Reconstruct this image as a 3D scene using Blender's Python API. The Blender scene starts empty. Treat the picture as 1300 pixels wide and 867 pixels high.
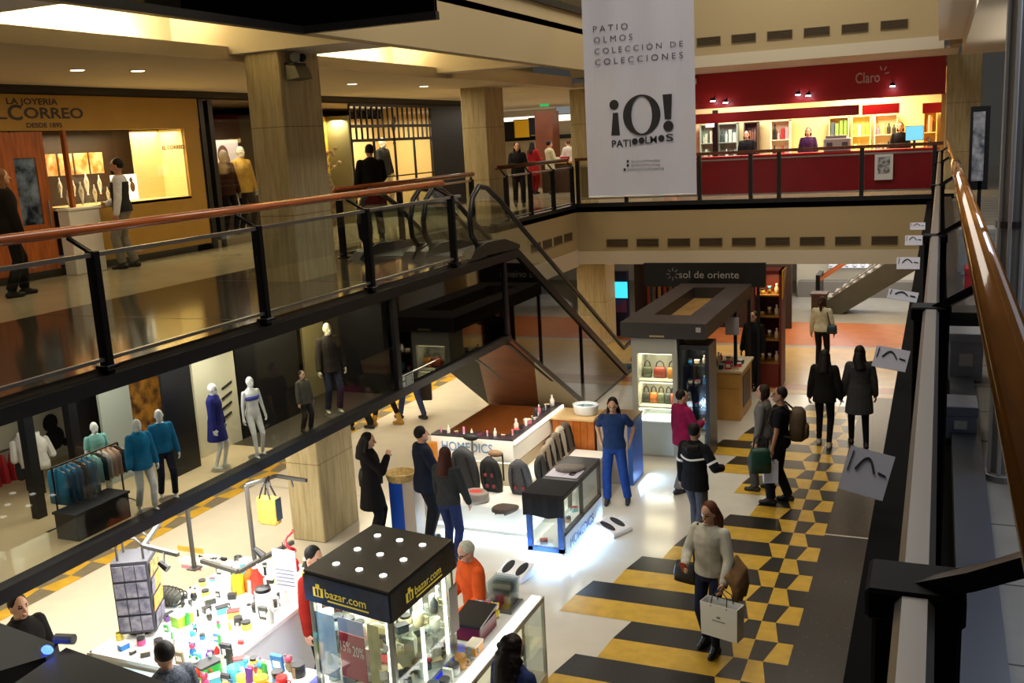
import bpy, math, random
from mathutils import Vector, Matrix
import numpy as np
random.seed(7)
SC = bpy.context.scene
COL = SC.collection
PI = math.pi
# ---------------------------------------------------------------- camera
F_PX, PITCH, ROLL, YAW = 1250.0, 0.19973, -0.05406, -0.41381
EYE = Vector((0, 0, 5.4))
fwd = Vector((math.sin(YAW)*math.cos(PITCH), math.cos(YAW)*math.cos(PITCH), -math.sin(PITCH)))
rgt0 = Vector((math.cos(YAW), -math.sin(YAW), 0)); up0 = rgt0.cross(fwd)
RGT = rgt0*math.cos(ROLL) + up0*math.sin(ROLL); UPV = -rgt0*math.sin(ROLL) + up0*math.cos(ROLL)
cam = bpy.data.cameras.new('camera'); camo = bpy.data.objects.new('camera', cam); COL.objects.link(camo)
cam.sensor_width = 36; cam.lens = 36*F_PX/1300; cam.clip_start = .05; cam.clip_end = 200
M = Matrix((RGT, UPV, -fwd)).transposed().to_4x4(); M.translation = EYE
camo.matrix_world = M; SC.camera = camo
def ray(px, py): return RGT*((px-650)/F_PX) - UPV*((py-433.5)/F_PX) + fwd
def pz(px, py, z=0.0): d = ray(px, py); return EYE + d*((z-5.4)/d.z)
def pX(px, py, x): d = ray(px, py); return EYE + d*(x/d.x)
def pY(px, py, y): d = ray(px, py); return EYE + d*(y/d.y)
# ---------------------------------------------------------------- view, world, lamps
SC.view_settings.view_transform = 'Standard'; SC.view_settings.look = 'None'
SC.view_settings.exposure = 0.0; SC.view_settings.gamma = 1.0; SC.view_settings.use_curve_mapping = False
W = bpy.data.worlds.new('world'); SC.world = W; W.use_nodes = True
W.node_tree.nodes['Background'].inputs[0].default_value = (.8, .75, .68, 1)
W.node_tree.nodes['Background'].inputs[1].default_value = .05
def area(name, loc, size, power, color=(1, .86, .68), direction=(0, 0, -1), sy=None):
    sy = sy or size
    if abs(direction[0]) > 1e-6: size, sy = sy, size      # the lamp's own x axis runs along world y then
    l = bpy.data.lights.new(name, 'AREA'); l.energy = power; l.color = color
    l.shape = 'RECTANGLE'; l.size = size; l.size_y = sy
    o = bpy.data.objects.new(name, l); COL.objects.link(o); o.location = loc
    o.rotation_euler = Vector(direction).to_track_quat('-Z', 'Y').to_euler()
    return o
def spot(name, loc, target, power, color=(1, .86, .68), angle=60, blend=.6, r=.06):
    l = bpy.data.lights.new(name, 'SPOT'); l.energy = power; l.color = color
    l.spot_size = math.radians(angle); l.spot_blend = blend; l.shadow_soft_size = r
    o = bpy.data.objects.new(name, l); COL.objects.link(o); o.location = loc
    o.rotation_euler = (Vector(target)-Vector(loc)).to_track_quat('-Z', 'Y').to_euler()
    return o
WARM = (1, .80, .52); NEU = (1, .90, .76); COOL = (.78, .88, 1)
area('atrium_lamp', (-3.2, 9, 11.5), 4, 560, NEU, sy=8)
area('atrium_lamp', (-3.2, 19, 11.5), 4, 460, NEU, sy=7)
area('undergallery_lamp', (-9.4, 8.2, 2.18), 1.6, 240, (1, .9, .7), sy=9)
area('undergallery_lamp', (-10.2, 19, 2.22), 1.2, 240, (1, .85, .58), sy=8)
area('farhall_lamp', (-3, 27, 2.8), 5, 300, (1, .84, .6), sy=5)
area('farhall_lamp', (-1.8, 31.3, 2.8), 4, 170, (1, .95, .88), sy=1.5)
area('gallery_lamp', (-10.6, 9, 6.55), .8, 100, WARM, sy=12)
area('gallery_lamp', (-10.6, 21, 6.55), .8, 120, WARM, sy=9)
area('farshop_lamp', (-12, 31, 6.5), 6, 220, (1, .9, .75), sy=6)
area('rightgallery_lamp', (1.6, 6, 6.6), 1.0, 34, (.85, .9, 1), sy=8)
area('rightgallery_lamp', (1.2, 17, 6.0), .6, 24, (1, .9, .76), (0, 0, 1), sy=6)  # added uplight in open air, brightens the right-hand ceiling
# ---------------------------------------------------------------- mesh helpers
class MB:
    def __init__(s): s.v = []; s.f = []; s.m = []
    def add(s, vs, fs, m=0):
        b = len(s.v); s.v += [Vector(p) for p in vs]
        for f in fs: s.f.append([b+i for i in f]); s.m.append(m)
        return s
    def box(s, x0, y0, z0, x1, y1, z1, m=0):
        x0, x1 = min(x0, x1), max(x0, x1); y0, y1 = min(y0, y1), max(y0, y1); z0, z1 = min(z0, z1), max(z0, z1)
        return s.add([(x0,y0,z0),(x1,y0,z0),(x1,y1,z0),(x0,y1,z0),(x0,y0,z1),(x1,y0,z1),(x1,y1,z1),(x0,y1,z1)],
                     [(3,2,1,0),(4,5,6,7),(0,1,5,4),(1,2,6,5),(2,3,7,6),(3,0,4,7)], m)
    def obox(s, c, a, b, d, m=0):
        c, a, b, d = Vector(c), Vector(a), Vector(b), Vector(d)
        if a.cross(b).dot(d) < 0: a = -a
        return s.add([c-a-b-d, c+a-b-d, c+a+b-d, c-a+b-d, c-a-b+d, c+a-b+d, c+a+b+d, c-a+b+d],
                     [(3,2,1,0),(4,5,6,7),(0,1,5,4),(1,2,6,5),(2,3,7,6),(3,0,4,7)], m)
    def prism(s, pts, ext, m=0):
        pts = [Vector(p) for p in pts]; e = Vector(ext); n = len(pts)
        nn = sum(((pts[i]-pts[0]).cross(pts[(i+1) % n]-pts[0]) for i in range(n)), Vector())
        if nn.dot(e) < 0: pts = pts[::-1]
        return s.add(pts+[p+e for p in pts], [tuple(range(n))[::-1], tuple(range(n, 2*n))] +
                     [(i, (i+1) % n, n+(i+1) % n, n+i) for i in range(n)], m)
    def quad(s, *p, m=0): return s.add(p, [tuple(range(len(p)))], m)
    def rings(s, rings, m=0, closed=True, loop=False):
        n = len(rings[0]); k = len(rings); vs = [p for r in rings for p in r]; fs = []
        for i in range(k if loop else k-1):
            j = (i+1) % k
            for q in range(n): fs.append((i*n+q, i*n+(q+1) % n, j*n+(q+1) % n, j*n+q))
        if closed and not loop: fs += [tuple(range(n))[::-1], tuple(range((k-1)*n, k*n))]
        return s.add(vs, fs, m)
    def tube(s, pts, r, n=8, m=0, loop=False):
        pts = [Vector(p) for p in pts]; k = len(pts); R = r if isinstance(r, (list, tuple)) else [r]*k
        rs = []; ref = None
        for i, p in enumerate(pts):
            if loop: t = pts[(i+1) % k]-pts[i-1]
            else: t = pts[min(i+1, k-1)]-pts[max(i-1, 0)]
            if t.length < 1e-9: t = Vector((0, 0, 1))
            t.normalize()
            if ref is None: ref = Vector((0, 0, 1)) if abs(t.z) < .9 else Vector((1, 0, 0))
            a = (ref - t*ref.dot(t)).normalized(); b = t.cross(a); ref = a
            rs.append([p + (a*math.cos(2*PI*q/n)+b*math.sin(2*PI*q/n))*R[i] for q in range(n)])
        return s.rings(rs, m, loop=loop)
    def flat(s, pts, w, h, m=0):      # rectangular bar along a path (w sideways, h in the other direction)
        pts = [Vector(p) for p in pts]; rs = []
        for i, p in enumerate(pts):
            t = (pts[min(i+1, len(pts)-1)]-pts[max(i-1, 0)]).normalized()
            up = Vector((0, 0, 1)) if abs(t.z) < .95 else Vector((0, 1, 0))
            sd = t.cross(up).normalized(); u = sd.cross(t)
            rs.append([p+sd*w/2-u*h/2, p+sd*w/2+u*h/2, p-sd*w/2+u*h/2, p-sd*w/2-u*h/2])
        return s.rings(rs, m)
    def lathe(s, c, prof, n=12, m=0, sx=1, sy=1):
        c = Vector(c)
        return s.rings([[c+Vector((r*sx*math.cos(2*PI*q/n), r*sy*math.sin(2*PI*q/n), z)) for q in range(n)] for r, z in prof], m)
    def ell(s, c, r, n=12, k=7, m=0, rot=None):
        c = Vector(c); rs = []
        for i in range(k+1):
            ph = -PI/2+PI*(i+.02)/(k+.04)
            ring = []
            for q in range(n):
                p = Vector((r[0]*math.cos(ph)*math.cos(2*PI*q/n), r[1]*math.cos(ph)*math.sin(2*PI*q/n), r[2]*math.sin(ph)))
                ring.append(c+(rot @ p if rot else p))
            rs.append(ring)
        return s.rings(rs, m)
    def cap(s, a, b, ra, rb, n=10, m=0):
        a, b = Vector(a), Vector(b)
        s.tube([a, b], [ra, rb], n, m)
        s.ell(a, (ra,)*3, n, 6, m); s.ell(b, (rb,)*3, n, 6, m); return s
    def build(s, name, mats, parent=None, smooth=False, bevel=0, seg=1):
        me = bpy.data.meshes.new(name)
        off = Vector((0, 0, 0)); q = parent
        while q is not None: off += q.location; q = q.parent
        me.from_pydata([tuple(p-off) for p in s.v], [], s.f)
        if not isinstance(mats, (list, tuple)): mats = [mats]
        for m in mats: me.materials.append(m)
        me.polygons.foreach_set('material_index', s.m)
        if smooth: me.polygons.foreach_set('use_smooth', [True]*len(s.f))
        me.update()
        o = bpy.data.objects.new(name, me); COL.objects.link(o)
        if parent: o.parent = parent
        if bevel:
            b = o.modifiers.new('bevel', 'BEVEL'); b.width = bevel; b.segments = seg; b.limit_method = 'ANGLE'
        return o
def tag(o, label=None, cat=None, group=None, kind=None):
    if label: o['label'] = label
    if cat: o['category'] = cat
    if group: o['group'] = group
    if kind: o['kind'] = kind
    return o
def thing(name, label, cat, loc=(0, 0, 0), group=None):
    o = bpy.data.objects.new(name, None); COL.objects.link(o); o.location = loc; o.empty_display_size = .1
    return tag(o, label, cat, group)
def copy_tree(o, parent=None):
    c = o.copy(); COL.objects.link(c); c.parent = parent
    for ch in list(o.children): copy_tree(ch, c)
    return c
def struct(name, mb, mats, **k): return tag(mb.build(name, mats, **k), kind='structure')
# ---------------------------------------------------------------- materials
def lin(h):
    h = h.lstrip('#'); c = [int(h[i:i+2], 16)/255 for i in (0, 2, 4)]
    return tuple(x/12.92 if x <= .04045 else ((x+.055)/1.055)**2.4 for x in c)
MATS = {}
def mat(hexc, rough=.5, metal=0, noise=0, scale=8, emit=0, stretch=(1, 1, 1), coat=0, spec=.5, hex2=None):
    key = (hexc, rough, metal, noise, scale, emit, stretch, coat, spec, hex2)
    if key in MATS: return MATS[key]
    m = bpy.data.materials.new('surface_'+hexc.lstrip('#')); m.use_nodes = True
    nt = m.node_tree; b = nt.nodes['Principled BSDF']; c = lin(hexc)
    b.inputs['Base Color'].default_value = (*c, 1); b.inputs['Roughness'].default_value = rough
    b.inputs['Metallic'].default_value = metal; b.inputs['Coat Weight'].default_value = coat
    b.inputs['Specular IOR Level'].default_value = spec
    if noise or hex2:
        tc = nt.nodes.new('ShaderNodeTexCoord'); mp = nt.nodes.new('ShaderNodeMapping'); mp.inputs['Scale'].default_value = stretch
        nz = nt.nodes.new('ShaderNodeTexNoise'); nz.inputs['Scale'].default_value = scale; nz.inputs['Detail'].default_value = 5
        rp = nt.nodes.new('ShaderNodeValToRGB')
        c2 = lin(hex2) if hex2 else tuple(min(1, x*(1+noise)) for x in c); c1 = c if hex2 else tuple(x*(1-noise) for x in c)
        rp.color_ramp.elements[0].color = (*c1, 1); rp.color_ramp.elements[1].color = (*c2, 1)
        rp.color_ramp.elements[0].position = .35; rp.color_ramp.elements[1].position = .65
        nt.links.new(tc.outputs['Object'], mp.inputs[0]); nt.links.new(mp.outputs[0], nz.inputs[0])
        nt.links.new(nz.outputs[0], rp.inputs[0]); nt.links.new(rp.outputs[0], b.inputs['Base Color'])
    if emit:
        b.inputs['Emission Color'].default_value = (*c, 1); b.inputs['Emission Strength'].default_value = emit
    MATS[key] = m; return m
def glass_mat(name, tint=(.93, .96, .95), refl=.1, rough=.02):
    m = bpy.data.materials.new(name); m.use_nodes = True; nt = m.node_tree; nt.nodes.clear()
    o = nt.nodes.new('ShaderNodeOutputMaterial'); mx = nt.nodes.new('ShaderNodeMixShader')
    t = nt.nodes.new('ShaderNodeBsdfTransparent'); t.inputs[0].default_value = (*tint, 1)
    g = nt.nodes.new('ShaderNodeBsdfGlossy'); g.inputs['Roughness'].default_value = rough
    mx.inputs[0].default_value = refl
    nt.links.new(t.outputs[0], mx.inputs[1]); nt.links.new(g.outputs[0], mx.inputs[2]); nt.links.new(mx.outputs[0], o.inputs[0])
    return m
GLASS = glass_mat('clear_glass'); GLASS_S = glass_mat('shop_glass', (.96, .97, .95), .05); GLASS_D = glass_mat('smoked_glass', (.62, .62, .58), .12)
def speckle(hexc, hex2, scale, thr=.62, rough=.3):
    m = bpy.data.materials.new('terrazzo'); m.use_nodes = True; nt = m.node_tree; b = nt.nodes['Principled BSDF']
    tc = nt.nodes.new('ShaderNodeTexCoord'); nz = nt.nodes.new('ShaderNodeTexVoronoi'); nz.inputs['Scale'].default_value = scale
    rp = nt.nodes.new('ShaderNodeValToRGB'); rp.color_ramp.elements[0].position = 0; rp.color_ramp.elements[1].position = thr
    rp.color_ramp.elements[0].color = (*lin(hexc), 1); rp.color_ramp.elements[1].color = (*lin(hex2), 1); rp.color_ramp.interpolation = 'CONSTANT'
    nt.links.new(tc.outputs['Object'], nz.inputs[0]); nt.links.new(nz.outputs['Color'], rp.inputs[0]); nt.links.new(rp.outputs[0], b.inputs['Base Color'])
    b.inputs['Roughness'].default_value = rough; return m
def travertine(name, hexa, hexb):
    m = bpy.data.materials.new(name); m.use_nodes = True; nt = m.node_tree; b = nt.nodes['Principled BSDF']
    tc = nt.nodes.new('ShaderNodeTexCoord'); mp = nt.nodes.new('ShaderNodeMapping'); mp.inputs['Scale'].default_value = (9, 9, .7)
    nz = nt.nodes.new('ShaderNodeTexNoise'); nz.inputs['Scale'].default_value = 2; nz.inputs['Detail'].default_value = 8; nz.inputs['Roughness'].default_value = .7
    rp = nt.nodes.new('ShaderNodeValToRGB'); rp.color_ramp.elements[0].position = .33; rp.color_ramp.elements[1].position = .62
    rp.color_ramp.elements[0].color = (*lin(hexa), 1); rp.color_ramp.elements[1].color = (*lin(hexb), 1)
    bk = nt.nodes.new('ShaderNodeTexBrick'); bk.offset = 0
    bk.inputs['Color1'].default_value = bk.inputs['Color2'].default_value = (1, 1, 1, 1); bk.inputs['Mortar'].default_value = (.45, .4, .33, 1)
    bk.inputs['Scale'].default_value = 1; bk.inputs['Mortar Size'].default_value = .006; bk.inputs['Brick Width'].default_value = 50; bk.inputs['Row Height'].default_value = 1.15
    sx = nt.nodes.new('ShaderNodeSeparateXYZ'); cx = nt.nodes.new('ShaderNodeCombineXYZ')
    mu = nt.nodes.new('ShaderNodeMix'); mu.data_type = 'RGBA'; mu.blend_type = 'MULTIPLY'; mu.inputs[0].default_value = 1
    L = nt.links.new
    L(tc.outputs['Object'], mp.inputs[0]); L(mp.outputs[0], nz.inputs[0]); L(nz.outputs[0], rp.inputs[0])
    L(tc.outputs['Object'], sx.inputs[0]); L(sx.outputs['X'], cx.inputs['X']); L(sx.outputs['Z'], cx.inputs['Y']); L(cx.outputs[0], bk.inputs['Vector'])
    L(rp.outputs[0], mu.inputs[6]); L(bk.outputs['Color'], mu.inputs[7]); L(mu.outputs[2], b.inputs['Base Color'])
    b.inputs['Roughness'].default_value = .55; return m
STONE = travertine('travertine', '#9d8e69', '#c2b48d')
BEIGE = mat('#a8966f', .7); BEIGE_D = mat('#8f7a50', .7); CREAM = mat('#c6bca6', .7); WHITE = mat('#e4e2dc', .5); PLASTER = mat('#d3c8b4', .8)
BLACK = mat('#0e0e11', .4); BLACKG = mat('#0a0a0c', .15); DARKM = mat('#17181b', .35, .6); STEEL = mat('#a8a8a6', .3, .9); GREYM = mat('#6f706f', .4, .5)
WOOD = mat('#a4521c', .25, 0, .25, 3, stretch=(6, .6, 6), coat=.4); WOODD = mat('#5a2c12', .4, 0, .3, 4)
MIRROR = mat('#504e49', .03, 1); RED = mat('#b3141a', .35); REDD = mat('#7d0f14', .35)
def text(name, s, origin, right, up, height, m, parent=None, width=None, extrude=.004, align='LEFT', shear=0, bold=0):
    cu = bpy.data.curves.new(name, 'FONT'); cu.body = s; cu.size = 1; cu.extrude = 0; cu.align_x = align; cu.shear = shear; cu.offset = bold; cu.resolution_u = 3
    t = bpy.data.objects.new(name, cu); COL.objects.link(t)
    dg = bpy.context.evaluated_depsgraph_get(); me = bpy.data.meshes.new_from_object(t.evaluated_get(dg))
    bpy.data.objects.remove(t); bpy.data.curves.remove(cu)
    vs = [v.co.copy() for v in me.vertices]; fs = [tuple(p.vertices) for p in me.polygons]; bpy.data.meshes.remove(me)
    if not vs: return None
    hx = max(v.y for v in vs); wx = max(v.x for v in vs)-min(v.x for v in vs); x0 = min(v.x for v in vs) if align == 'LEFT' else 0
    sc = height/hx; sw = (width/wx) if width else sc
    right, up = Vector(right).normalized(), Vector(up).normalized(); n = right.cross(up); o0 = Vector(origin)
    mb = MB(); b = [o0+right*((v.x-x0)*sw)+up*(v.y*sc)+n*extrude for v in vs]
    mb.add(b, fs)
    return mb.build(name, m, parent)
# ---------------------------------------------------------------- the setting: floors
FLW = mat('#cfc9bb', .16, 0, .03, 3); YEL = mat('#c9a136', .3, 0, .12, 6); BLK = mat('#25231f', .3, 0, .25, 30)
TER = speckle('#201f1c', '#5a574e', 70, .9, .35); TER_REFL = speckle('#3a3122', '#4a402c', 60, .7, .35)  # second terrazzo has the far half's brownish reflection put into its colour
ORG = mat('#a8643c', .25, 0, .1, 3); TAN = mat('#b8945a', .25, 0, .1, 2); GRY = mat('#8a8780', .3, 0, .1, 3); FL_WARMLIT = mat('#c6a46a', .2, 0, .08, 3)  # last tone carries the far floor's warm light in its colour
fl = MB(); fl.box(-14, -1, -.2, 3.5, 20.6, 0, 0)
fl.box(-14, 20.6, -.2, 3.5, 24.85, 0, 7); fl.box(-14, 24.85, -.2, 3.5, 25.1, 0, 6); fl.box(-14, 25.1, -.2, 3.5, 28.2, 0, 5); fl.box(-14, 28.2, -.2, 3.5, 36, 0, 6)
Z1 = .003
def fq(pts, m, z=Z1): fl.add([(x, y, z) for x, y in pts], [tuple(range(len(pts)))], m)
ENDS = {-3: -2.25, -2: -2.62, -1: -3.04, 0: -3.41, 1: -3.01, 2: -2.6, 3: -2.22, 4: -2.62, 5: -3.03, 6: -3.43, 7: -3.81, 8: -3.06, 9: -3.43, 10: -3.81, 11: -3.43}
for k in range(-6, 24):
    y0 = 16.9-.4363*k; y1 = y0-.4363; a = k % 2 == 0
    TA = (-1.28, -1.44, -1.68, -1.94, -2.10); TB = (-1.28, -1.53, -1.68, -1.83, -2.10)
    t, b = (TA, TB) if a else (TB, TA)
    cols = (1, 2, 1) if a else (2, 1, 2)
    for i in range(3): fq([(t[i+1], y0), (b[i+1], y1), (b[i], y1), (t[i], y0)], cols[i])
    e = ENDS.get(k//2, -3.2)
    if a: fq([(e, y0), (e-.09, y1), (b[3], y1), (t[3], y0)], 2)
    else: fq([(e-.09, y0), (e-.13, y1), (b[3], y1), (t[3], y0)], 1)
fq([(-1.28, -1), (3.4, -1), (3.4, 13.02), (-1.28, 13.02)], 3, .002); fq([(-1.28, 13.06), (3.4, 13.06), (3.4, 20.6), (-1.28, 20.6)], 4, .002)
fq([(-14, 20.3), (3.4, 20.3), (3.4, 20.62), (-14, 20.62)], 8, .0035); fq([(-14, 20.62), (3.4, 20.62), (3.4, 21.1), (-14, 21.1)], 5, .0035)
for i in range(38):                       # checker strip along the left shops
    y0 = 24.2-.4363*i; y1 = y0-.4363; a = i % 2 == 0; mx = (-10.66, -10.58) if a else (-10.58, -10.66)
    fq([(-10.86, y0), (-10.86, y1), (mx[1], y1), (mx[0], y0)], 1 if a else 9); fq([(mx[0], y0), (mx[1], y1), (-10.38, y1), (-10.38, y0)], 9 if a else 1)
    if a: fq([(-11.3, y0), (-11.3, y1), (-10.86, y1), (-10.86, y0)], 9)
for y in (12.65, 17.6): fq([(-10.3, y), (-10.3, y-.012), (-3.9, y-.012), (-3.9, y)], 9)
struct('floor', fl, [FLW, YEL, BLK, TER, TER_REFL, ORG, GRY, FL_WARMLIT, TAN, mat('#77705f', .3, 0, .1, 9)])
# gallery floors (the level of the left walk, the far shop and the near right walk)
MARB = mat('#c3b596', .13, 0, .06, 2); MARD = mat('#4a4338', .10, 0, .12, 1.5); TILE = mat('#7d7b76', .5, 0, .08, 5)
g = MB()
g.box(-14, -1, 3.57, -9.6, 17, 3.72, 0); g.box(-9.6, -1, 3.57, -6.45, 13.9, 3.72, 1); g.box(-9.6, 13.9, 3.57, -9.15, 18.6, 3.72, 1); g.box(-14, 17, 3.57, -9.6, 23.6, 3.72, 0); g.box(-9.6, 18.6, 3.57, -8.4, 23.6, 3.72, 1); g.box(-20, 23.6, 3.57, 4, 38, 3.72, 0)
for y in (5.5, 8.2, 10.9, 13.6): g.box(-9.6, y, 3.7195, -6.45, y+.012, 3.7215, 2)
struct('floor_gallery', g, [MARB, MARD, mat('#2c2822', .3)])
g = MB(); g.box(.1, -1, 3.5, 5, 23.6, 3.7, 0); g.box(.1, -1, 3.7, .24, 23.6, 3.74, 1)
for i in range(40): g.box(.24, -1+.6*i, 3.7, 5, -1+.6*i+.008, 3.7015, 2)
for x in (.62, 1.22): g.box(x, -1, 3.7, x+.008, 23.6, 3.7015, 2)
struct('floor_right', g, [TILE, mat('#3f4552', .4), mat('#4b4a48', .6)])
# ---------------------------------------------------------------- fascia, soffits, far walls
f = MB()                                   # mirror-clad edge of the left gallery (right half) and its black frame
f.box(-6.47, 10.9, 2.25, -6.42, 14.5, 3.55, 0)
f.box(-6.5, -1, 3.53, -6.36, 14.9, 3.66, 1); f.box(-6.5, -1, 2.2, -6.37, 14.5, 2.31, 1)
f.box(-6.45, 10.82, 2.25, -6.39, 10.92, 3.55, 1); f.box(-6.45, 14.4, 2.25, -6.39, 14.5, 3.55, 1)
struct('wall_mirror', f, [MIRROR, BLACK])
s = MB(); s.box(-14, -1, 2.20, -6.45, 14.5, 2.25, 0); s.box(-14, 14.5, 2.25, -9.2, 18.6, 2.35, 0); s.box(-14, 18.6, 2.25, -8.45, 23.6, 2.35, 0)
s.box(-14, 23.7, 2.9, 4, 36, 3.0, 0)
struct('ceiling', s, [PLASTER])
c = MB(); c.box(-8.5, 18.6, 2.26, -8.4, 23.6, 3.72, 0); c.box(-8.52, 18.6, 2.2, -8.39, 23.6, 2.62, 1); c.box(-8.52, 18.6, 3.68, -8.36, 23.6, 3.76, 2)
struct('wall_left', c, [BEIGE, CREAM, BLACK])
c = MB(); c.box(-8.4, 23.6, 2.26, .3, 23.75, 3.74, 0); c.box(-8.4, 23.57, 2.26, .3, 23.6, 2.58, 1); c.box(-8.4, 23.54, 3.70, .3, 23.6, 3.80, 2)
struct('wall_far', c, [BEIGE, CREAM, BLACK])
c = MB(); c.box(-8.4, 23.6, 7.1, 0.1, 23.75, 9, 0); c.box(-8.4, 23.56, 6.86, 0.0, 23.7, 7.12, 1); c.box(-8.4, 23.7, 6.86, .3, 26.6, 6.92, 1); c.box(.1, 23.3, 6.9, .5, 23.75, 9, 0)
struct('wall_far_upper', c, [BEIGE, CREAM])
def vents(n, x0, x1, y, z, lab, grp):
    for i in range(n):
        x = x0+(x1-x0)*i/(n-1) if n > 1 else x0
        v = thing('air_vent', lab, 'air vent', (x, y, z), grp)
        b = MB(); b.box(x-.28, y-.02, z-.1, x+.28, y, z-.085); b.box(x-.28, y-.02, z+.085, x+.28, y, z+.1); b.box(x-.28, y-.02, z-.085, x-.265, y, z+.085); b.box(x+.265, y-.02, z-.085, x+.28, y, z+.085)
        b.build('frame', mat('#6b5a3c', .6), v)
        b = MB(); b.box(x-.265, y-.004, z-.085, x+.265, y, z+.085, 1)
        for q in range(6): b.obox((x, y-.009, z-.07+.028*q), (.265, 0, 0), (0, .006, -.005), (0, .0007, .0009), 0)
        b.build('grille', [mat('#6e5f45', .6), mat('#3a3020', .8)], v)
vents(9, -7.35, -1.1, 23.6, 2.79, 'brown louvred air vent in the row above the dark kiosk sign', 'vents on the lower far fascia')
vents(6, -5.0, -1.0, 23.6, 7.43, 'brown louvred air vent in the row high above the red shop', 'vents on the upper far fascia')
for i in range(4):
    y = 20.75+.72*i
    v = thing('air_vent', 'brown louvred air vent on the side fascia behind the escalator handrail', 'air vent', (-8.4, y, 3.02), 'vents on the side fascia')
    b = MB(); b.box(-8.4, y-.28, 2.92, -8.38, y+.28, 2.935); b.box(-8.4, y-.28, 3.105, -8.38, y+.28, 3.12); b.box(-8.4, y-.28, 2.935, -8.38, y-.265, 3.105); b.box(-8.4, y+.265, 2.935, -8.38, y+.28, 3.105); b.build('frame', mat('#6b5a3c', .6), v)
    b = MB(); b.box(-8.4, y-.265, 2.935, -8.396, y+.265, 3.105, 1)
    for q in range(6): b.box(-8.396, y-.265, 2.945+.027*q, -8.388, y+.265, 2.953+.027*q, 0)
    b.build('grille', [mat('#6e5f45', .6), mat('#3a3020', .8)], v)
# upper level: soffit with light coves, fascia
c = MB()
c.box(-14, -1, 6.62, -8.6, 23.6, 6.68, 0)                       # gallery ceiling
c.box(-6.6, -1, 6.69, -6.4, 9.4, 8.3, 3)
c.box(-8.6, -1, 6.62, -8.5, 23.6, 6.8, 0)
c.box(-9.5, -1, 7.35, -6.4, 23.6, 7.45, 3); c.box(-9.5, -1, 6.68, -9.4, 23.6, 7.35, 3)                         # roof of the cove
c.box(-8.4, -1, 6.69, -6.4, 6.3, 6.78, 0); c.box(-9.4, 10.75, 6.7, -6.55, 11.7, 7.35, 0); c.box(-9.4, 16.6, 6.7, -6.55, 17.1, 7.35, 0)
c.box(-6.6, 9.4, 6.69, -6.4, 23.6, 7.7, 1)
c.box(-8.5, 17, 6.62, -8.38, 23.6, 6.88, 0)
c.box(-20, 23.7, 6.62, -5.9, 38, 6.75, 0)
struct('ceiling_gallery', c, [PLASTER, BEIGE, BLACK, CREAM])
m = MB(); m.box(-6.42, -1, 6.72, -6.37, 9.37, 8.25, 0); m.box(-6.44, -1, 6.66, -6.34, 9.4, 6.74, 1); m.box(-6.44, 9.34, 6.72, -4.76, 9.39, 8.2, 0); m.box(-6.44, 9.32, 6.66, -4.74, 9.4, 6.74, 1); m.box(-4.8, 9.35, 6.72, -4.76, 9.4, 8.2, 1); m.box(-6.5, 9.41, 7.7, -6.34, 23.5, 7.82, 1); m.box(-6.41, 9.41, 7.82, -6.39, 23.5, 8.7, 0)
struct('wall_mirror_upper', m, [MIRROR, BLACK])
LAMP = mat('#ffe9b0', .5, emit=7)
for y0, y1, pw in ((6.9, 10.3, 120), (11.9, 16.4, 130), (17.3, 20.6, 90)):      # lamps lying in the coves above the ceiling edge
    area('cove_lamp', (-8.95, (y0+y1)/2, 6.74), .12, pw, (1, .86, .5), (-0.5, 0, 1), sy=y1-y0-.5)
def downlight(x, y, z, lab, grp):
    d = thing('downlight', lab, 'ceiling light', (x, y, z), grp)
    MB().lathe((x, y, z-.012), [(.11, 0), (.115, .006), (.11, .012)], 16).build('ring', WHITE, d); MB().lathe((x, y, z-.016), [(.085, 0), (.085, .004)], 14).build('lens', LAMP, d)
for p in ((98, 88), (447, 106), (538, 109), (175, 89), (480, 88)):
    q = pz(*p, 6.62)
    if q.x < -8.7: downlight(q.x, q.y, 6.62, 'round recessed downlight in the left gallery ceiling', 'gallery downlights')
def column(name, x0, x1, y0, y1, z0, z1): struct(name, MB().box(x0, y0, z0, x1, y1, z1), STONE, bevel=.015)
column('column', -8.35, -7.8, 10.85, 11.75, 0, 7.3); column('column', -9.85, -9.25, 20.3, 21.3, 0, 7.3); column('column', -8.75, -7.95, 24.4, 25.2, 0, 2.9)
column('column', -8.75, -8.3, 24.4, 25.1, 3.72, 6.7); column('column', .08, .85, 26.3, 27.0, 0, 6.9)
# right hand: wall under the right gallery (dark shop fronts), ceiling over the right walk
w = MB(); w.box(.9, -1, 0, 1.0, 23.6, 3.5, 0); w.box(.86, 17.2, .1, .9, 20.5, 2.9, 1); w.box(.86, 12.2, .1, .9, 14.2, 2.6, 2)
struct('wall_right', w, [mat('#1c1a18', .4), mat('#c9bd8c', .6), mat('#3a3730', .5)])
w = MB(); w.box(.35, 2, 6.7, 5, 23.6, 6.85, 0); w.box(.35, 2, 6.85, .45, 23.6, 7.6, 0); w.box(-.1, 14, 7.0, .35, 23.3, 7.1, 1); w.box(-.1, 13.9, 6.9, .35, 14, 7.3, 1)
struct('ceiling_right', w, [PLASTER, WHITE])
area('right_cove_lamp', (.12, 13.2, 6.93), .4, 8, (1, .95, .85), (0, 1, .2), sy=.1)
w = MB(); w.box(3.2, 2, 3.7, 3.3, 23.6, 6.7, 0); struct('wall_right_walk', w, [mat('#5f6470', .6)])
w = MB(); w.box(2.0, 2, 7.6, 2.1, 24, 11, 0); [w.box(1.97, 3+2.2*i, 8.3, 2.0, 4.5+2.2*i, 10, 1+i % 2) for i in range(9)]  # unseen wall added to give the upper mirror warm tones to reflect
struct('wall_mirror_backdrop', w, [mat('#b9a06a', .6), mat('#3a2c1c', .4), mat('#d8b060', .5)])
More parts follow.
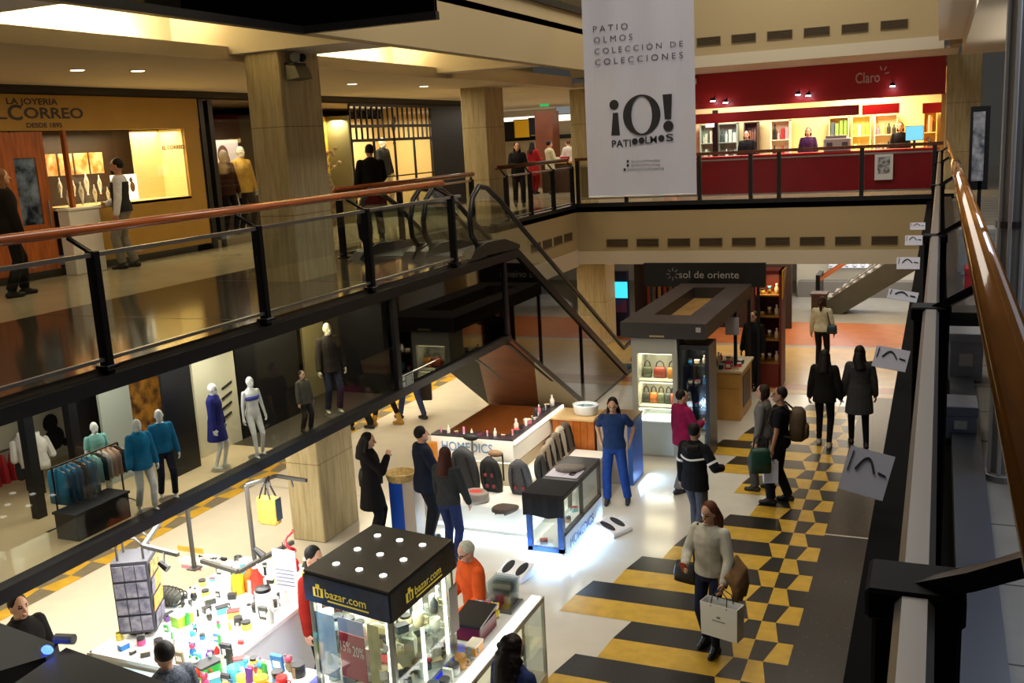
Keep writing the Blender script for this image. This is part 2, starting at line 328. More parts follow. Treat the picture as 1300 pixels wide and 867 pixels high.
# far back walls
w = MB(); w.box(-14, 35.9, 0, 4, 36, 2.9, 0); w.box(-20, 37.8, 3.72, -5.9, 38, 6.7, 1); w.box(-20, 23.7, 3.72, -19.9, 38, 6.7, 1); w.box(3.5, 23.6, 0, 3.6, 36, 2.9, 0); w.box(-14.1, -1, 0, -14, 36, 3.6, 1)
struct('wall_back', w, [mat('#b9b6ad', .6), mat('#a89578', .6)])
# left shop wall above and below
XS = -12.6
w = MB(); w.box(XS-2.9, 8, 6.46, XS, 26, 6.5, 1); w.box(XS-.15, -1, 6.48, XS, 26, 6.62, 0); w.box(XS-3, -1, 3.72, XS-2.9, 26, 6.62, 1); w.box(XS-2.9, 14.85, 3.72, XS, 14.95, 6.48, 0); w.box(XS-2.9, 18.6, 3.72, XS, 18.7, 6.48, 0); w.box(XS-2.9, 24.2, 3.72, XS, 25.5, 6.48, 0); w.box(XS-.05, 24.1, 3.72, XS, 26, 6.3, 0)
w.box(-12.4, 17.0, 0, -12.3, 23.6, 2.3, 1); w.box(-12.4, -1, 0, -12.3, 17, 2.1, 1)
struct('wall_shops', w, [mat('#1f1d16', .4), mat('#8a7350', .7)])
# ---------------------------------------------------------------- railings
def railing(label, pts, z0, rail_off, n_panels, posts, panel_mat=GLASS, rail_mat=WOOD, zr=1.16, bar=STEEL, name='balcony_railing', group=None):
    """pts: two xy ends; rail_off: horizontal offset (xy) of the handrail; posts: list of fractions along the run"""
    a, b = Vector((*pts[0], z0)), Vector((*pts[1], z0)); d = b-a; n = d.normalized(); off = Vector((*rail_off, 0)); sd = Vector((n.y, -n.x, 0))
    t = thing(name, label, 'railing', tuple(a), group)
    hr = MB(); hr.tube([a+off+Vector((0, 0, zr)), b+off+Vector((0, 0, zr))], .045, 12); hr.build('handrail', rail_mat, t, smooth=True)
    br = MB(); br.flat([a+Vector((0, 0, .97)), b+Vector((0, 0, .97))], .05, .035); br.build('top_bar', bar, t)
    br = MB(); br.flat([a+Vector((0, 0, .09)), b+Vector((0, 0, .09))], .04, .03); br.build('bottom_bar', bar, t)
    P = [a+d*q for q in posts]
    for p in P:
        m = MB(); m.obox(p+Vector((0, 0, .48)), n*.035, sd*.05, Vector((0, 0, .52))); m.obox(p+Vector((0, 0, .02)), n*.07, sd*.07, Vector((0, 0, .02)))
        po = m.build('post', DARKM, t, bevel=.006)
        MB().flat([p+Vector((0, 0, .98)), p+off*.9+Vector((0, 0, zr-.05))], .04, .025).build('bracket', DARKM, po)
    E = [a]+[p for p in P if 0.02 < (p-a).length < d.length-.02]+[b]
    for i in range(len(E)-1):
        u, v = E[i]+n*.05, E[i+1]-n*.05
        if (v-u).length < .15: continue
        MB().obox((u+v)/2+Vector((0, 0, .53)), (v-u)/2, sd*.005, Vector((0, 0, .42))).build('glass_panel', panel_mat, t)
    return t
ys = [pX(x, y, -6.42).y for x, y in ((138, 475), (338, 410), (472, 372), (577, 335))]
Y0, Y1 = 1.5, 13.0
railing('long wooden handrail and clear glass railing along the left walk above the reflected shop scene', ((-6.42, Y0), (-6.42, Y1)), 3.7, (-.27, 0), 5, [(3.75-Y0)/(Y1-Y0)]+[(y-Y0)/(Y1-Y0) for y in ys])
railing('short wooden railing on the far side of the escalator tops', ((-8.75, 13.3), (-8.75, 18.4)), 3.7, (0, 0), 2, [.02, .4, .98], zr=1.1)
railing('railing with brown handrail on the far left balcony above the side vents', ((-8.45, 19.2), (-8.45, 23.55)), 3.72, (-.12, 0), 3, [.04, .35, .68, .99], rail_mat=WOODD)
def far_railing():
    t = thing('balcony_railing', 'dark railing with red panels in front of the red phone shop', 'railing', (-8.4, 23.68, 3.74))
    MB().flat([(-8.4, 23.68, 4.88), (.05, 23.68, 4.88)], .12, .07).build('handrail', WOODD, t); MB().flat([(-8.4, 23.66, 4.72), (.05, 23.66, 4.72)], .03, .03).build('top_bar', STEEL, t)
    MB().flat([(-8.4, 23.66, 3.9), (.05, 23.66, 3.9)], .03, .03).build('bottom_bar', STEEL, t)
    xs = [-8.35, -7.1]+[pY(x, 220, 23.68).x for x in (888, 953, 989, 1094, 1186)]
    for x in xs: MB().box(x-.045, 23.63, 3.74, x+.045, 23.72, 4.86).build('post', BLACK, t)
    for i in range(len(xs)-1): MB().box(xs[i]+.07, 23.675, 3.93, xs[i+1]-.07, 23.69, 4.69).build('panel', RED_P if i >= 2 else GLASS_D, t)
    return t
RED_P = mat('#741317', .25, 0, .08, 2)
far_railing()
p = thing('poster', 'framed black and white poster fixed to the red panel below the monitor', 'poster', tuple(pY(1122, 212, 23.6)))
q = p.location; MB().box(q.x-.19, 23.6, q.z-.28, q.x+.19, 23.63, q.z+.28).build('frame', mat('#c9c7c4', .4), p)
MB().box(q.x-.13, 23.595, q.z-.14, q.x+.13, 23.6, q.z+.22).build('picture', mat('#1b1b1e', .5, hex2='#b9b9bd', scale=14), p)
# right railing next to the camera
def right_railing():
    t = thing('balcony_railing', 'near right railing with thick wooden handrail and black posts on the right walk', 'railing', (0, 0, 3.7))
    MB().tube([(.165, .3, 4.85), (.165, 26.3, 4.88)], .055, 14).build('handrail', mat('#8f5a22', .12, 0, .2, 3, stretch=(6, .5, 6), coat=.9), t, smooth=True)
    MB().flat([(-.015, .3, 4.69), (-.015, 23.5, 4.69)], .055, .04).build('top_bar', mat('#7f7c79', .35, .8), t, bevel=.01)
    MB().box(-.235, .3, 3.45, .1, 23.5, 3.66).build('ledge', mat('#08090b', .8, spec=.05), t)
    for y0, y1 in ((.5, 1.45), (1.6, 3.9), (4.05, 6.4), (6.6, 11.4), (11.6, 17.4), (17.6, 23.3)): MB().box(-.02, y0, 3.7, -.01, y1, 4.64).build('glass_panel', GLASS_D, t)
    for y in (1.52, 3.97, 6.5, 11.5, 17.5, 23.4):
        po = MB().box(-.075, y-.05, 3.66, .05, y+.05, 4.68).box(-.085, y-.06, 4.665, .055, y+.06, 4.715).build('post', mat('#08080b', .7, spec=.12), t, bevel=.006)
        MB().flat([(0, y, 4.70), (.07, y-.05, 4.75), (.165, y-.09, 4.815)], .05, .028).build('bracket', DARKM, po)
right_railing()
# ---------------------------------------------------------------- escalators
def escalator(label, x0, x1, side, y0=14.3, slope=.585):
    """going down towards +y; x0 far side, x1 near side (towards the hall)"""
    t = thing('escalator', label, 'escalator', ((x0+x1)/2, y0, 0))
    top = lambda y: 3.66-slope*max(0, y-15.0); low = lambda y: max(0, 2.2-slope*(y-14.5))
    ye = 15.0+3.55/slope
    tr = MB()
    poly = [(14.35, 2.2), (14.35, 3.66), (15.0, 3.66), (ye, .12), (ye+.9, .1), (ye+.9, .0), (14.5+2.2/slope, 0), (14.5, 2.2)]
    tr.prism([(x0+.06, y, z) for y, z in poly], (x1-x0-.12, 0, 0)); tr.build('truss', BLACK, t)
    yb = 14.5+2.2/slope
    if side == 'mirror':
        MB().prism([(x1-.06, y, z) for y, z in ((14.4, 2.35), (14.4, 3.5), (15.0, 3.5), (ye-.1, .12), (yb+.1, .05))], (.035, 0, 0)).build('mirror_panel', MIRROR, t)
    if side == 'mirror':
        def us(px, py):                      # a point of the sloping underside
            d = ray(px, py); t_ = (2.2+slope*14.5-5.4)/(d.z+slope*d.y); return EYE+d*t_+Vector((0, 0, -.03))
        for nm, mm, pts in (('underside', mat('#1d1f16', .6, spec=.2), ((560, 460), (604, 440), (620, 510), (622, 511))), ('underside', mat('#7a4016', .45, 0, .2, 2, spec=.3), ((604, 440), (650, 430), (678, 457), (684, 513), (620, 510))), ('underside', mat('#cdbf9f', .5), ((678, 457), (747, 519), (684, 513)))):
            struct('painted_reflection', MB().prism([us(*p) for p in pts], (0, 0, -.02)), mm)  # reflections in the polished underside, painted as dark, brown and pale panels
    fr = MB(); fr.flat([(x1-.02, 14.35, 3.6), (x1-.02, 15.0, 3.6), (x1-.02, ye, .1)], .06, .13); fr.flat([(x1-.02, 14.35, 2.23), (x1-.02, 14.5, 2.2), (x1-.02, yb, .05)], .06, .13); fr.build('edge_trim', BLACK, t)
    st = MB()
    for i in range(16):
        y = 15.0+.36*i; z = 3.66-slope*(y-15.0); st.box(x0+.2, y, z-.25, x1-.2, y+.36, z+.01); 
    st.build('steps', mat('#5a5c5e', .35, .6), t)
    st = MB(); st.box(x0+.15, 13.5, 3.72, x1-.15, 15.0, 3.735); st.build('comb_plate', GREYM, t)
    for x in (x0+.08, x1-.08):
        base = [(13.9, 3.74), (15.0, 3.7), (ye, .2), (ye+.8, .2)]; tp = [(13.42, 4.3), (13.55, 4.6), (13.8, 4.76), (14.1, 4.72), (14.6, 4.48), (15.1, 4.16), (ye, 4.16-slope*(ye-15.1)), (ye+.5, .72), (ye+.75, .55)]
        poly = [(13.55, 3.8)]+[(13.42, 4.1)]+tp+[(ye+.8, .2), (ye, .2), (15.0, 3.7)]
        MB().prism([(x-.006, y, z) for y, z in poly], (.012, 0, 0)).build('balustrade_glass', GLASS, t)
        MB().tube([(x, y, z) for y, z in [(13.9, 3.86), (13.6, 3.9), (13.45, 4.05)]+tp+[(ye+.8, .4), (ye+.6, .25)]], .042, 8).build('handrail', BLACK, t, smooth=True)
        MB().prism([(x-.09, y, z) for y, z in ((13.2, 3.72), (13.35, 3.82), (13.8, 3.9), (14.5, 3.88), (15.1, 3.72), (15.1, 3.66))], (.18, 0, 0)).build('skirt_cover', mat('#1a1b1a', .35), t)
    return t
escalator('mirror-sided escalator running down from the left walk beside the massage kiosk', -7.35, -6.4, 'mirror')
escalator('second escalator behind the mirror-sided one, half hidden', -8.5, -7.42, 'brown')
sg = thing('escalator_sign', 'small white framed pictogram sign stuck on the dark mirror fascia', 'sign', tuple(pX(517, 482, -6.4)))
q = sg.location
m = MB(); w, h = .16, .085
for a, b, c, d in ((-w, -h, w, -h+.012), (-w, h-.012, w, h), (-w, -h, -w+.012, h), (w-.012, -h, w, h)): m.box(q.x-.004, q.y+a, q.z+b, q.x+.004, q.y+c, q.z+d)
m.build('border', WHITE, sg)
m = MB(); m.box(q.x-.003, q.y-w, q.z-h, q.x+.002, q.y+w, q.z+h); m.build('plate', mat('#3a4a3c', .4), sg)
m = MB()
m.box(q.x, q.y-.13, q.z+.01, q.x+.005, q.y-.06, q.z+.06); m.box(q.x, q.y-.13, q.z-.065, q.x+.005, q.y-.06, q.z-.012)
for i in range(5): m.box(q.x, q.y-.03, q.z-.06+.024*i, q.x+.005, q.y+.13-.02*(i % 2), q.z-.048+.024*i)
m.build('pictogram', mat('#b9c2b6', .5), sg)
# ---------------------------------------------------------------- shop scene reflected in the left fascia, built as a half-size recess
DZ0, DZ1, DX = 2.28, 3.53, -8.75
MD = [mat('#c2ae86', .4, 0, .06, 2), mat('#c9c4ae', .6), mat('#aab0a6', .4), mat('#c9882a', .6, hex2='#4a2a12', scale=9), BLACK, mat('#d8d2b4', .5), mat('#8f8458', .6), mat('#15140f', .5), mat('#3a3326', .5)]
def dbox(*a): struct('wall_built_reflection', MB().box(*a[:6]), MD[a[6]])
struct('floor_built_reflection', MB().box(DX-.1, 3.6, 2.25, -6.47, 8.35, DZ0, 0).box(DX-.1, 8.35, 2.25, -6.47, 10.8, DZ0, 1), [MD[0], MD[8]])
dbox(DX-.2, 3.6, DZ0, DX-.05, 10.8, DZ1, 4); dbox(DX-.2, 10.7, DZ0, -6.5, 10.82, DZ1, 4)
def dpanX(px0, px1, py0, py1, m, x):
    a, b = pX(px0, py0, x), pX(px1, py0, x); dbox(x-.03, a.y, DZ0, x, b.y, DZ1, m)
dpanX(-60, 34, 560, 0, 1, DX); dpanX(44, 92, 560, 0, 1, DX); dpanX(92, 132, 560, 0, 4, -8.0)
dpanX(130, 170, 540, 600, 2, -7.45); dpanX(170, 214, 520, 600, 3, -7.6); dpanX(214, 252, 560, 600, 4, -6.95); dpanX(252, 306, 540, 600, 5, -7.12); dpanX(306, 386, 520, 600, 4, -7.12); dpanX(386, 462, 450, 500, 6, -7.4); dpanX(462, 560, 420, 500, 7, -8.0)
for px in (40, 98):
    a = pX(px, 560, -7.4); dbox(-7.48, a.y-.05, DZ0, -7.4, a.y+.05, DZ1, 4)
area('built_reflection_lamp', (-7.3, 5.6, 3.5), .7, 26, (1, .93, .78), sy=3.6); area('built_reflection_lamp', (-6.75, 7.5, 3.5), .3, 16, (1, .95, .85), sy=1.5); area('built_reflection_lamp', (-6.8, 9.2, 3.5), .3, 14, (1, .88, .62), sy=1); area('built_reflection_lamp', (-7.0, 10.2, 3.5), .3, 5, (1, .85, .6), sy=.8)  # lamps added inside the recess to brighten the stand-in reflection
m = MB(); m.box(-6.44, 3.6, 2.28, -6.43, 10.82, 3.53); struct('pane_built_reflection', m, GLASS_S)  # clear pane over the recess, where the fascia is mirror
pic = thing('poster', 'black and white figure poster on the pale wall behind the clothes rack', 'poster', tuple(pX(68, 545, DX+.02)))
q = pic.location; MB().box(DX, q.y-.28, q.z-.26, DX+.015, q.y+.28, q.z+.26).build('sheet', mat('#cfcab4', .6), pic)
m = MB(); m.ell((DX+.02, q.y-.03, q.z+.08), (.008, .1, .1)); m.ell((DX+.02, q.y, q.z-.1), (.008, .13, .13)); m.ell((DX+.02, q.y+.16, q.z-.18), (.008, .08, .05)); m.build('printed_figure', BLACK, pic)
q = pX(18, 592, DX+.1); m = MB()
rr = thing('hanging_garment', 'red garments hung on the pale wall at the left edge', 'clothes', tuple(q))
for i in range(5): m.lathe((DX+.12, q.y-.25+.11*i, q.z-.16), [(.03, 0), (.07, .02), (.06, .2), (.035, .3), (.015, .33)], 8, sx=1.0, sy=.6)
m.build('cloth', mat('#b01820', .6), rr); MB().tube([(DX+.12, q.y-.35, q.z+.2), (DX+.12, q.y+.3, q.z+.2)], .012, 6).build('hanging_rod', STEEL, rr)
m = MB()
for i in range(4): 
    c = pX(288, 489+13*i, -7.11); m.obox(c, (.004, 0, 0), (0, .085, .022), (0, -.003, .012))
tag(m.build('wall_lettering', mat('#2a2a26', .6)), 'four slanted dark lines of lettering on the cream panel between two white mannequins', 'lettering')
# ---------------------------------------------------------------- people
REMESH = []
def remesh(o, v, sm=2):
    m = o.modifiers.new('remesh', 'REMESH'); m.mode = 'VOXEL'; m.voxel_size = v; m.use_smooth_shade = True
    if sm: s = o.modifiers.new('smooth', 'SMOOTH'); s.factor = .5; s.iterations = sm
    REMESH.append(o)
def bake_all():
    dg = bpy.context.evaluated_depsgraph_get()
    new = [(o, bpy.data.meshes.new_from_object(o.evaluated_get(dg))) for o in REMESH]
    for o, me in new:
        o.modifiers.clear(); old = o.data; me.materials.clear()
        for m in old.materials: me.materials.append(m)
        me.polygons.foreach_set('material_index', [0]*len(me.polygons)); me.polygons.foreach_set('use_smooth', [True]*len(me.polygons))
        nm = old.name; o.data = me; bpy.data.meshes.remove(old); me.name = nm
        if 'face_c' in o:
            c = Vector(o['face_c']); yaw = o['face_y']; pit = o['face_p']; s = o['face_s']
            Rm = (Matrix.Rotation(yaw, 3, 'Z') @ Matrix.Rotation(pit, 3, 'X')).transposed()
            idx = []
            for p in me.polygons:
                q = (Rm @ (p.center-c))/s; k = 0
                if q.y > .06:
                    if abs(abs(q.x)-.031) < .015 and abs(q.z-.012) < .0085: k = 1
                    elif abs(q.x) < .026 and abs(q.z+.062) < .0075: k = 2
                    elif abs(abs(q.x)-.032) < .019 and abs(q.z-.034) < .0055: k = 3
                idx.append(k)
            me.polygons.foreach_set('material_index', idx)
            for kk in ('face_c', 'face_y', 'face_p', 'face_s'): del o[kk]
def ik(a, b, l1, l2, pole):
    a, b, pole = Vector(a), Vector(b), Vector(pole); d = b-a; L = min(d.length, (l1+l2)*.998); n = d.normalized(); b = a+n*L
    x = (l1*l1-l2*l2+L*L)/(2*L); h = math.sqrt(max(0, l1*l1-x*x)); p = pole-n*pole.dot(n)
    p = p.normalized() if p.length > 1e-6 else Vector((0, 1, 0))
    return a+n*x+p*h, b
TORSO = [(.84, .115, .10, 0), (.90, .165, .118, -.01), (.98, .162, .118, -.005), (1.08, .138, .10, .005), (1.18, .145, .105, .008), (1.28, .162, .115, .005), (1.36, .168, .105, -.005), (1.42, .13, .08, -.012), (1.46, .07, .06, -.012)]
SKIN_L = '#c99a7c'; SKIN_M = '#a8765a'
def person(label, loc, h=1.68, heading=180, top='#222226', bottom='#20222c', hair='#1a120e', style='short', skin=SKIN_L, shoes='#1c1a1a', kind='sweater', legs='trousers',
           lean=0, yaw=0, pitch=0, stride=.1, hl=None, hr=None, foot_l=None, foot_r=None, wide=1.0, v=.0115, name='person', cat='person', sit=False, stripe=None, toptex=None, group=None, mannequin=False, cuff=None):
    s = h/1.72; loc = Vector(loc); Rz = Matrix.Rotation(math.radians(-heading), 3, 'Z'); ln = math.radians(lean)
    root = thing(name, label, cat, tuple(loc), group)
    def W(p): return loc+(Rz @ (Vector(p)*s))
    def U(p):                           # upper body lean about the hips
        p = Vector(p)
        if p.z > .92 and lean:
            q = p-Vector((0, 0, .92)); return Vector((q.x, q.y*math.cos(ln)+q.z*math.sin(ln), .92-q.y*math.sin(ln)+q.z*math.cos(ln)))
        return p
    zs = -.42 if sit else 0
    def P(p): q = U(p); return W((q.x, q.y, q.z+zs))
    def loft(mb, rows, infl=0, n=16):
        mb.rings([[P((0+(rx*wide+infl)*math.cos(2*PI*q/n), yo+(ry*wide+infl)*math.sin(2*PI*q/n), z)) for q in range(n)] for z, rx, ry, yo in rows])
    # joints
    sh = {i: U((i*.165*wide, -.01, 1.385)) for i in (-1, 1)}
    hands = {-1: Vector(hl) if hl else Vector((-.27*wide, .06, .80)), 1: Vector(hr) if hr else Vector((.27*wide, .06, .80))}
    el = {}
    for i in (-1, 1):
        tgt = hands[i]; el[i], hands[i] = ik(sh[i], tgt, .285, .25, (i*.55, -.8, -.35))
    for i in (-1, 1): sh[i] = sh[i]+Vector((0, 0, zs)); el[i] = el[i]+Vector((0, 0, zs)); hands[i] = hands[i]+Vector((0, 0, zs))
    hip = {i: Vector((i*.088, 0, .90+zs)) for i in (-1, 1)}
    ft = {-1: Vector(foot_l) if foot_l else Vector((-.10, stride/2, .085)), 1: Vector(foot_r) if foot_r else Vector((.10, -stride/2, .085))}
    if sit: ft = {i: Vector((i*.11, .42, .085)) for i in (-1, 1)}
    kn = {}
    for i in (-1, 1): kn[i], ft[i] = ik(hip[i], ft[i], .425, .42, (i*.08, 1, 0))
    w = lambda p: W(p)
    hc = U((0, .012, 1.595))+Vector((0, 0, zs)); yw = math.radians(-yaw)
    Rh = Matrix.Rotation(yw, 3, 'Z') @ Matrix.Rotation(math.radians(pitch), 3, 'X')
    def Hd(p): return W(hc+Rh @ Vector(p))
    RW = Rz @ Rh
    # body
    b = MB(); loft(b, TORSO)
    b.cap(P((0, -.012, 1.42)), Hd((0, -.02, -.07)), .052*s, .048*s)
    b.ell(Hd((0, -.008, .012)), (.074*s, .094*s, .108*s), 18, 12, rot=RW); b.ell(Hd((0, .03, -.055)), (.054*s, .058*s, .058*s), 14, 9, rot=RW)
    if not mannequin or True:
        b.cap(Hd((0, .088, .012)), Hd((0, .106, -.022)), .009*s, .014*s, 8); b.ell(Hd((0, .085, -.064)), (.022*s, .012*s, .010*s), 8, 6, rot=RW)
        for i in (-1, 1): b.ell(Hd((i*.077, -.005, -.005)), (.010*s, .020*s, .032*s), 8, 6, rot=RW)
    for i in (-1, 1):
        b.cap(w(sh[i]), w(el[i]), .046*s, .038*s); b.cap(w(el[i]), w(hands[i]), .037*s, .026*s)
        d = (hands[i]-el[i]).normalized(); nn = Vector((-i, 0, 0)); nn = (nn-d*nn.dot(d)).normalized(); sd = d.cross(nn).normalized()
        if sd.y < 0: sd = -sd
        pc = hands[i]+d*.05; b.cap(w(hands[i]+sd*.012), w(pc+sd*.018), .022*s, .020*s); b.cap(w(hands[i]-sd*.012), w(pc-sd*.022), .022*s, .019*s)
        for k, (o, l) in enumerate(((.032, .068), (.011, .078), (-.010, .072), (-.030, .056))):
            r0 = hands[i]+d*.075+sd*o; r1 = r0+d*l*.55+nn*l*.22; r2 = r1+d*l*.25+nn*l*.42
            b.tube([w(hands[i]+d*.055+sd*o*.9), w(r0), w(r1), w(r2)], [.010*s, .0095*s, .009*s, .0075*s], 7)
        t0 = hands[i]+d*.02+sd*.026; t1 = t0+sd*.030+d*.030+nn*.012; t2 = t1+d*.032+nn*.014; b.tube([w(t0), w(t1), w(t2)], [.012*s, .0105*s, .008*s], 7)
        b.cap(w(hip[i]), w(kn[i]), .082*s, .055*s); b.cap(w(kn[i]), w(ft[i]), .052*s, .036*s); b.cap(w(ft[i]+Vector((0, -.03, -.045))), w(ft[i]+Vector((i*.01, .09, -.055))), .030*s, .022*s)
    sk = mat(skin, .55, 0, 0 if mannequin else .05, 20)
    bo = b.build('body', [sk] if mannequin else [sk, mat('#20130d', .3), mat('#8e4b44', .5), mat(hair, .6)], root); remesh(bo, (.0085 if v < .013 else .0105)*max(s, .6), 1)
    if not mannequin: bo['face_c'] = tuple(Hd((0, 0, 0))-loc); bo['face_y'] = math.radians(-heading)+yw; bo['face_p'] = math.radians(pitch); bo['face_s'] = s
    # trousers / leggings / skirt
    if legs:
        t = MB(); loft(t, [(z, a, c, y) for z, a, c, y in TORSO[:4]], .012)
        fat = {'trousers': (.098, .078, .068), 'leggings': (.088, .062, .046), 'jeans': (.092, .068, .056)}.get(legs, (.092, .068, .056))
        for i in (-1, 1):
            t.cap(w(hip[i]), w(kn[i]), fat[0]*s, fat[1]*s); t.tube([w(kn[i]), w(ft[i]+Vector((0, 0, .01)))], [fat[1]*s, fat[2]*s], 10)
        o = t.build('trousers' if legs != 'leggings' else 'leggings', mat(bottom, .85, 0, .15, 14, spec=.2), root); remesh(o, v*max(s, .6), 2)
    # shoes
    if shoes:
        for i in (-1, 1):
            t = MB(); f = ft[i]; fx = Vector((i*.035, 1, 0)).normalized()
            t.cap(w(f+Vector((0, -.045, -.047))), w(f+fx*.145+Vector((0, 0, -.055))), .042*s, .034*s); t.cap(w(f+Vector((0, 0, .0))), w(f+fx*.07+Vector((0, 0, -.04))), .046*s, .042*s)
            if cuff: t.cap(w(f), w(f+(kn[i]-f)*.35), .05*s, .056*s)
            o = t.build('shoe', mat(shoes, .5, 0, .1, 20), root); remesh(o, .01*max(s, .6), 1)
    # top
    if kind:
        t = MB(); inf = {'tee': .014, 'sweater': .02, 'jacket': .03, 'coat': .03, 'bra': .008}[kind]
        rows = [r for r in TORSO if r[0] > .88]
        if kind == 'coat': rows = [(.58, .20, .17, 0), (.72, .19, .15, 0)]+rows
        if kind == 'jacket': rows = [(.80, .17, .125, 0)]+rows
        if kind == 'bra': rows = [(1.22, .15, .11, .01), (1.26, .158, .125, .015), (1.31, .163, .12, .008)]
        loft(t, rows, inf)
        if kind != 'bra':
            for i in (-1, 1):
                a = .056+inf*.6; t.cap(w(sh[i]), w(el[i]), a*s, (a-.006)*s) if kind != 'tee' else t.tube([w(sh[i]), w(sh[i]+(el[i]-sh[i])*.72)], [.066*s, .062*s], 10)
                if kind == 'tee': t.ell(w(sh[i]), (.066*s,)*3, 10, 6)
                else: t.cap(w(el[i]), w(hands[i]+(el[i]-hands[i])*.06), (a-.006)*s, (a-.02)*s)
            if kind in ('jacket', 'coat'): t.tube([P((0, -.02, 1.40)), P((0, -.01, 1.485))], [.088*s, .078*s], 14)
        o = t.build({'tee': 't_shirt', 'bra': 'bra'}.get(kind, kind), toptex or mat(top, .88, 0, .12, 12, spec=.2), root); remesh(o, v*max(s, .6), 2)
        if stripe:
            t = MB()
            for (z, a, c, y) in ((1.235, .152, .108, .008),):
                n = 26; r0 = [P(((a*wide+inf+.014)*math.cos(2*PI*q/n), y+(c*wide+inf+.014)*math.sin(2*PI*q/n), z+.0+.03*abs(math.cos(2*PI*q/n)))) for q in range(n)]
                t.tube(r0, .014*s, 6, loop=True)
            for i in (-1, 1):
                p = el[i]*.72+sh[i]*.28; ax = (el[i]-sh[i]).normalized(); t.tube([w(p-ax*.016), w(p+ax*.016)], [.079*s]*2, 12)
            t.build('stripe', mat(stripe, .7), root)
    # hair
    if hair and style:
        t = MB()
        t.ell(Hd((0, -.028, .034)), (.083*s, .094*s, .098*s), 16, 10, rot=RW)
        if style in ('long', 'wavy', 'curly', 'pony', 'bob'):
            t.ell(Hd((0, -.05, -.02)), (.082*s, .07*s, .09*s), 14, 8, rot=RW)
            for i in (-1, 1): t.cap(Hd((i*.068, -.015, .03)), Hd((i*.072, -.02, -.10)), .026*s, .026*s, 8)
        if style in ('long', 'wavy', 'curly'):
            L = -.30 if style == 'long' else -.36
            t.tube([Hd((0, -.06, 0)), Hd((0, -.085, -.12)), P((0, -.115, 1.33)), P((0, -.125, 1.595+L+.02))], [.075*s, .088*s, .092*s, .055*s], 12)
            for i in (-1, 1): t.tube([Hd((i*.065, -.03, -.05)), Hd((i*.075, -.03, -.15)), P((i*.09, -.02, 1.34)), P((i*.085, .06, 1.28))], [.034*s, .04*s, .036*s, .02*s], 8)
        if style == 'curly':
            rnd = random.Random(3)
            for k in range(46):
                an, hz = rnd.uniform(PI*.95, PI*2.05), rnd.uniform(-.24, .10); rr = .088 if hz > .03 else .10; t.ell(Hd((rr*math.cos(an), -.03+rr*.95*math.sin(an), hz)), (.032*s,)*3, 8, 6)
        if style == 'pony': t.tube([Hd((0, -.10, .02)), Hd((0, -.15, -.02)), Hd((0, -.15, -.14)), Hd((0, -.13, -.22))], [.03*s, .04*s, .036*s, .012*s], 8)
        if style == 'bun': t.ell(Hd((0, -.11, .06)), (.045*s,)*3, 10, 7)
        if style == 'hood': t.tube([P((-.12, -.08, 1.42)), P((0, -.14, 1.40)), P((.12, -.08, 1.42))], [.04*s, .06*s, .04*s], 9)
        if style == 'beard': t.ell(Hd((0, .05, -.08)), (.05*s, .045*s, .04*s), 10, 7, rot=RW)
        o = t.build('hair', mat(hair, .6, 0, .2, 30, stretch=(3, 3, .6), spec=.25), root); remesh(o, .0105*max(s, .6), 1)
    root['h'] = 0; del root['h']
    J = dict(W=W, P=P, Hd=Hd, sh=sh, el=el, hand={i: w(hands[i]+(hands[i]-el[i]).normalized()*.085) for i in (-1, 1)}, s=s, Rz=Rz, loc=loc, ft=ft)
    return root, J
def shopping_bag(label, c, w, d, h, hexc, rz=0, logo='#777777', name='shopping_bag', handle_to=None):
    """c: centre of the bottom"""
    t = thing(name, label, 'bag', tuple(c)); c = Vector(c); R = Matrix.Rotation(rz, 3, 'Z')
    q = lambda x, y, z: c+R @ Vector((x, y, z))
    m = MB(); a = .004
    B = [(-w/2, -d/2), (w/2, -d/2), (w/2, d/2), (-w/2, d/2)]
    m.add([q(x, y, 0) for x, y in B]+[q(x*1.03, y*1.06, h) for x, y in B]+[q(x*.97, y*.94, .012) for x, y in B]+[q(x*1.0, y*1.0, h) for x, y in B],
          [(3, 2, 1, 0), (8, 9, 10, 11)]+[(i, (i+1) % 4, 4+(i+1) % 4, 4+i) for i in range(4)]+[(8+(i+1) % 4, 8+i, 12+i, 12+(i+1) % 4) for i in range(4)]+[(4+i, 4+(i+1) % 4, 12+(i+1) % 4, 12+i) for i in range(4)])
    m.build('paper_body', mat(hexc, .6), t)
    hz = handle_to if handle_to is not None else h+.12
    for y in (-d/2*1.05, d/2*1.05):
        MB().tube([q(-w*.22, y, h-.03), q(-w*.2, y*.6, h+(hz-h)*.6), q(0, y*.3, hz), q(w*.2, y*.6, h+(hz-h)*.6), q(w*.22, y, h-.03)], .006, 6).build('handle', mat('#1a1a1a', .6), t)
    if logo:
        m = MB(); m.add([q(-w*.18, -d/2*1.04-.002, h*.5), q(w*.18, -d/2*1.04-.002, h*.5), q(w*.18, -d/2*1.045-.002, h*.53), q(-w*.18, -d/2*1.045-.002, h*.53)], [(0, 1, 2, 3)])
        m.add([q(-w*.05, -d/2*1.05-.002, h*.6), q(w*.05, -d/2*1.05-.002, h*.6), q(w*.05, -d/2*1.055-.002, h*.66), q(-w*.05, -d/2*1.055-.002, h*.66)], [(0, 1, 2, 3)])
        m.build('printed_logo', mat(logo, .6), t)
    return t
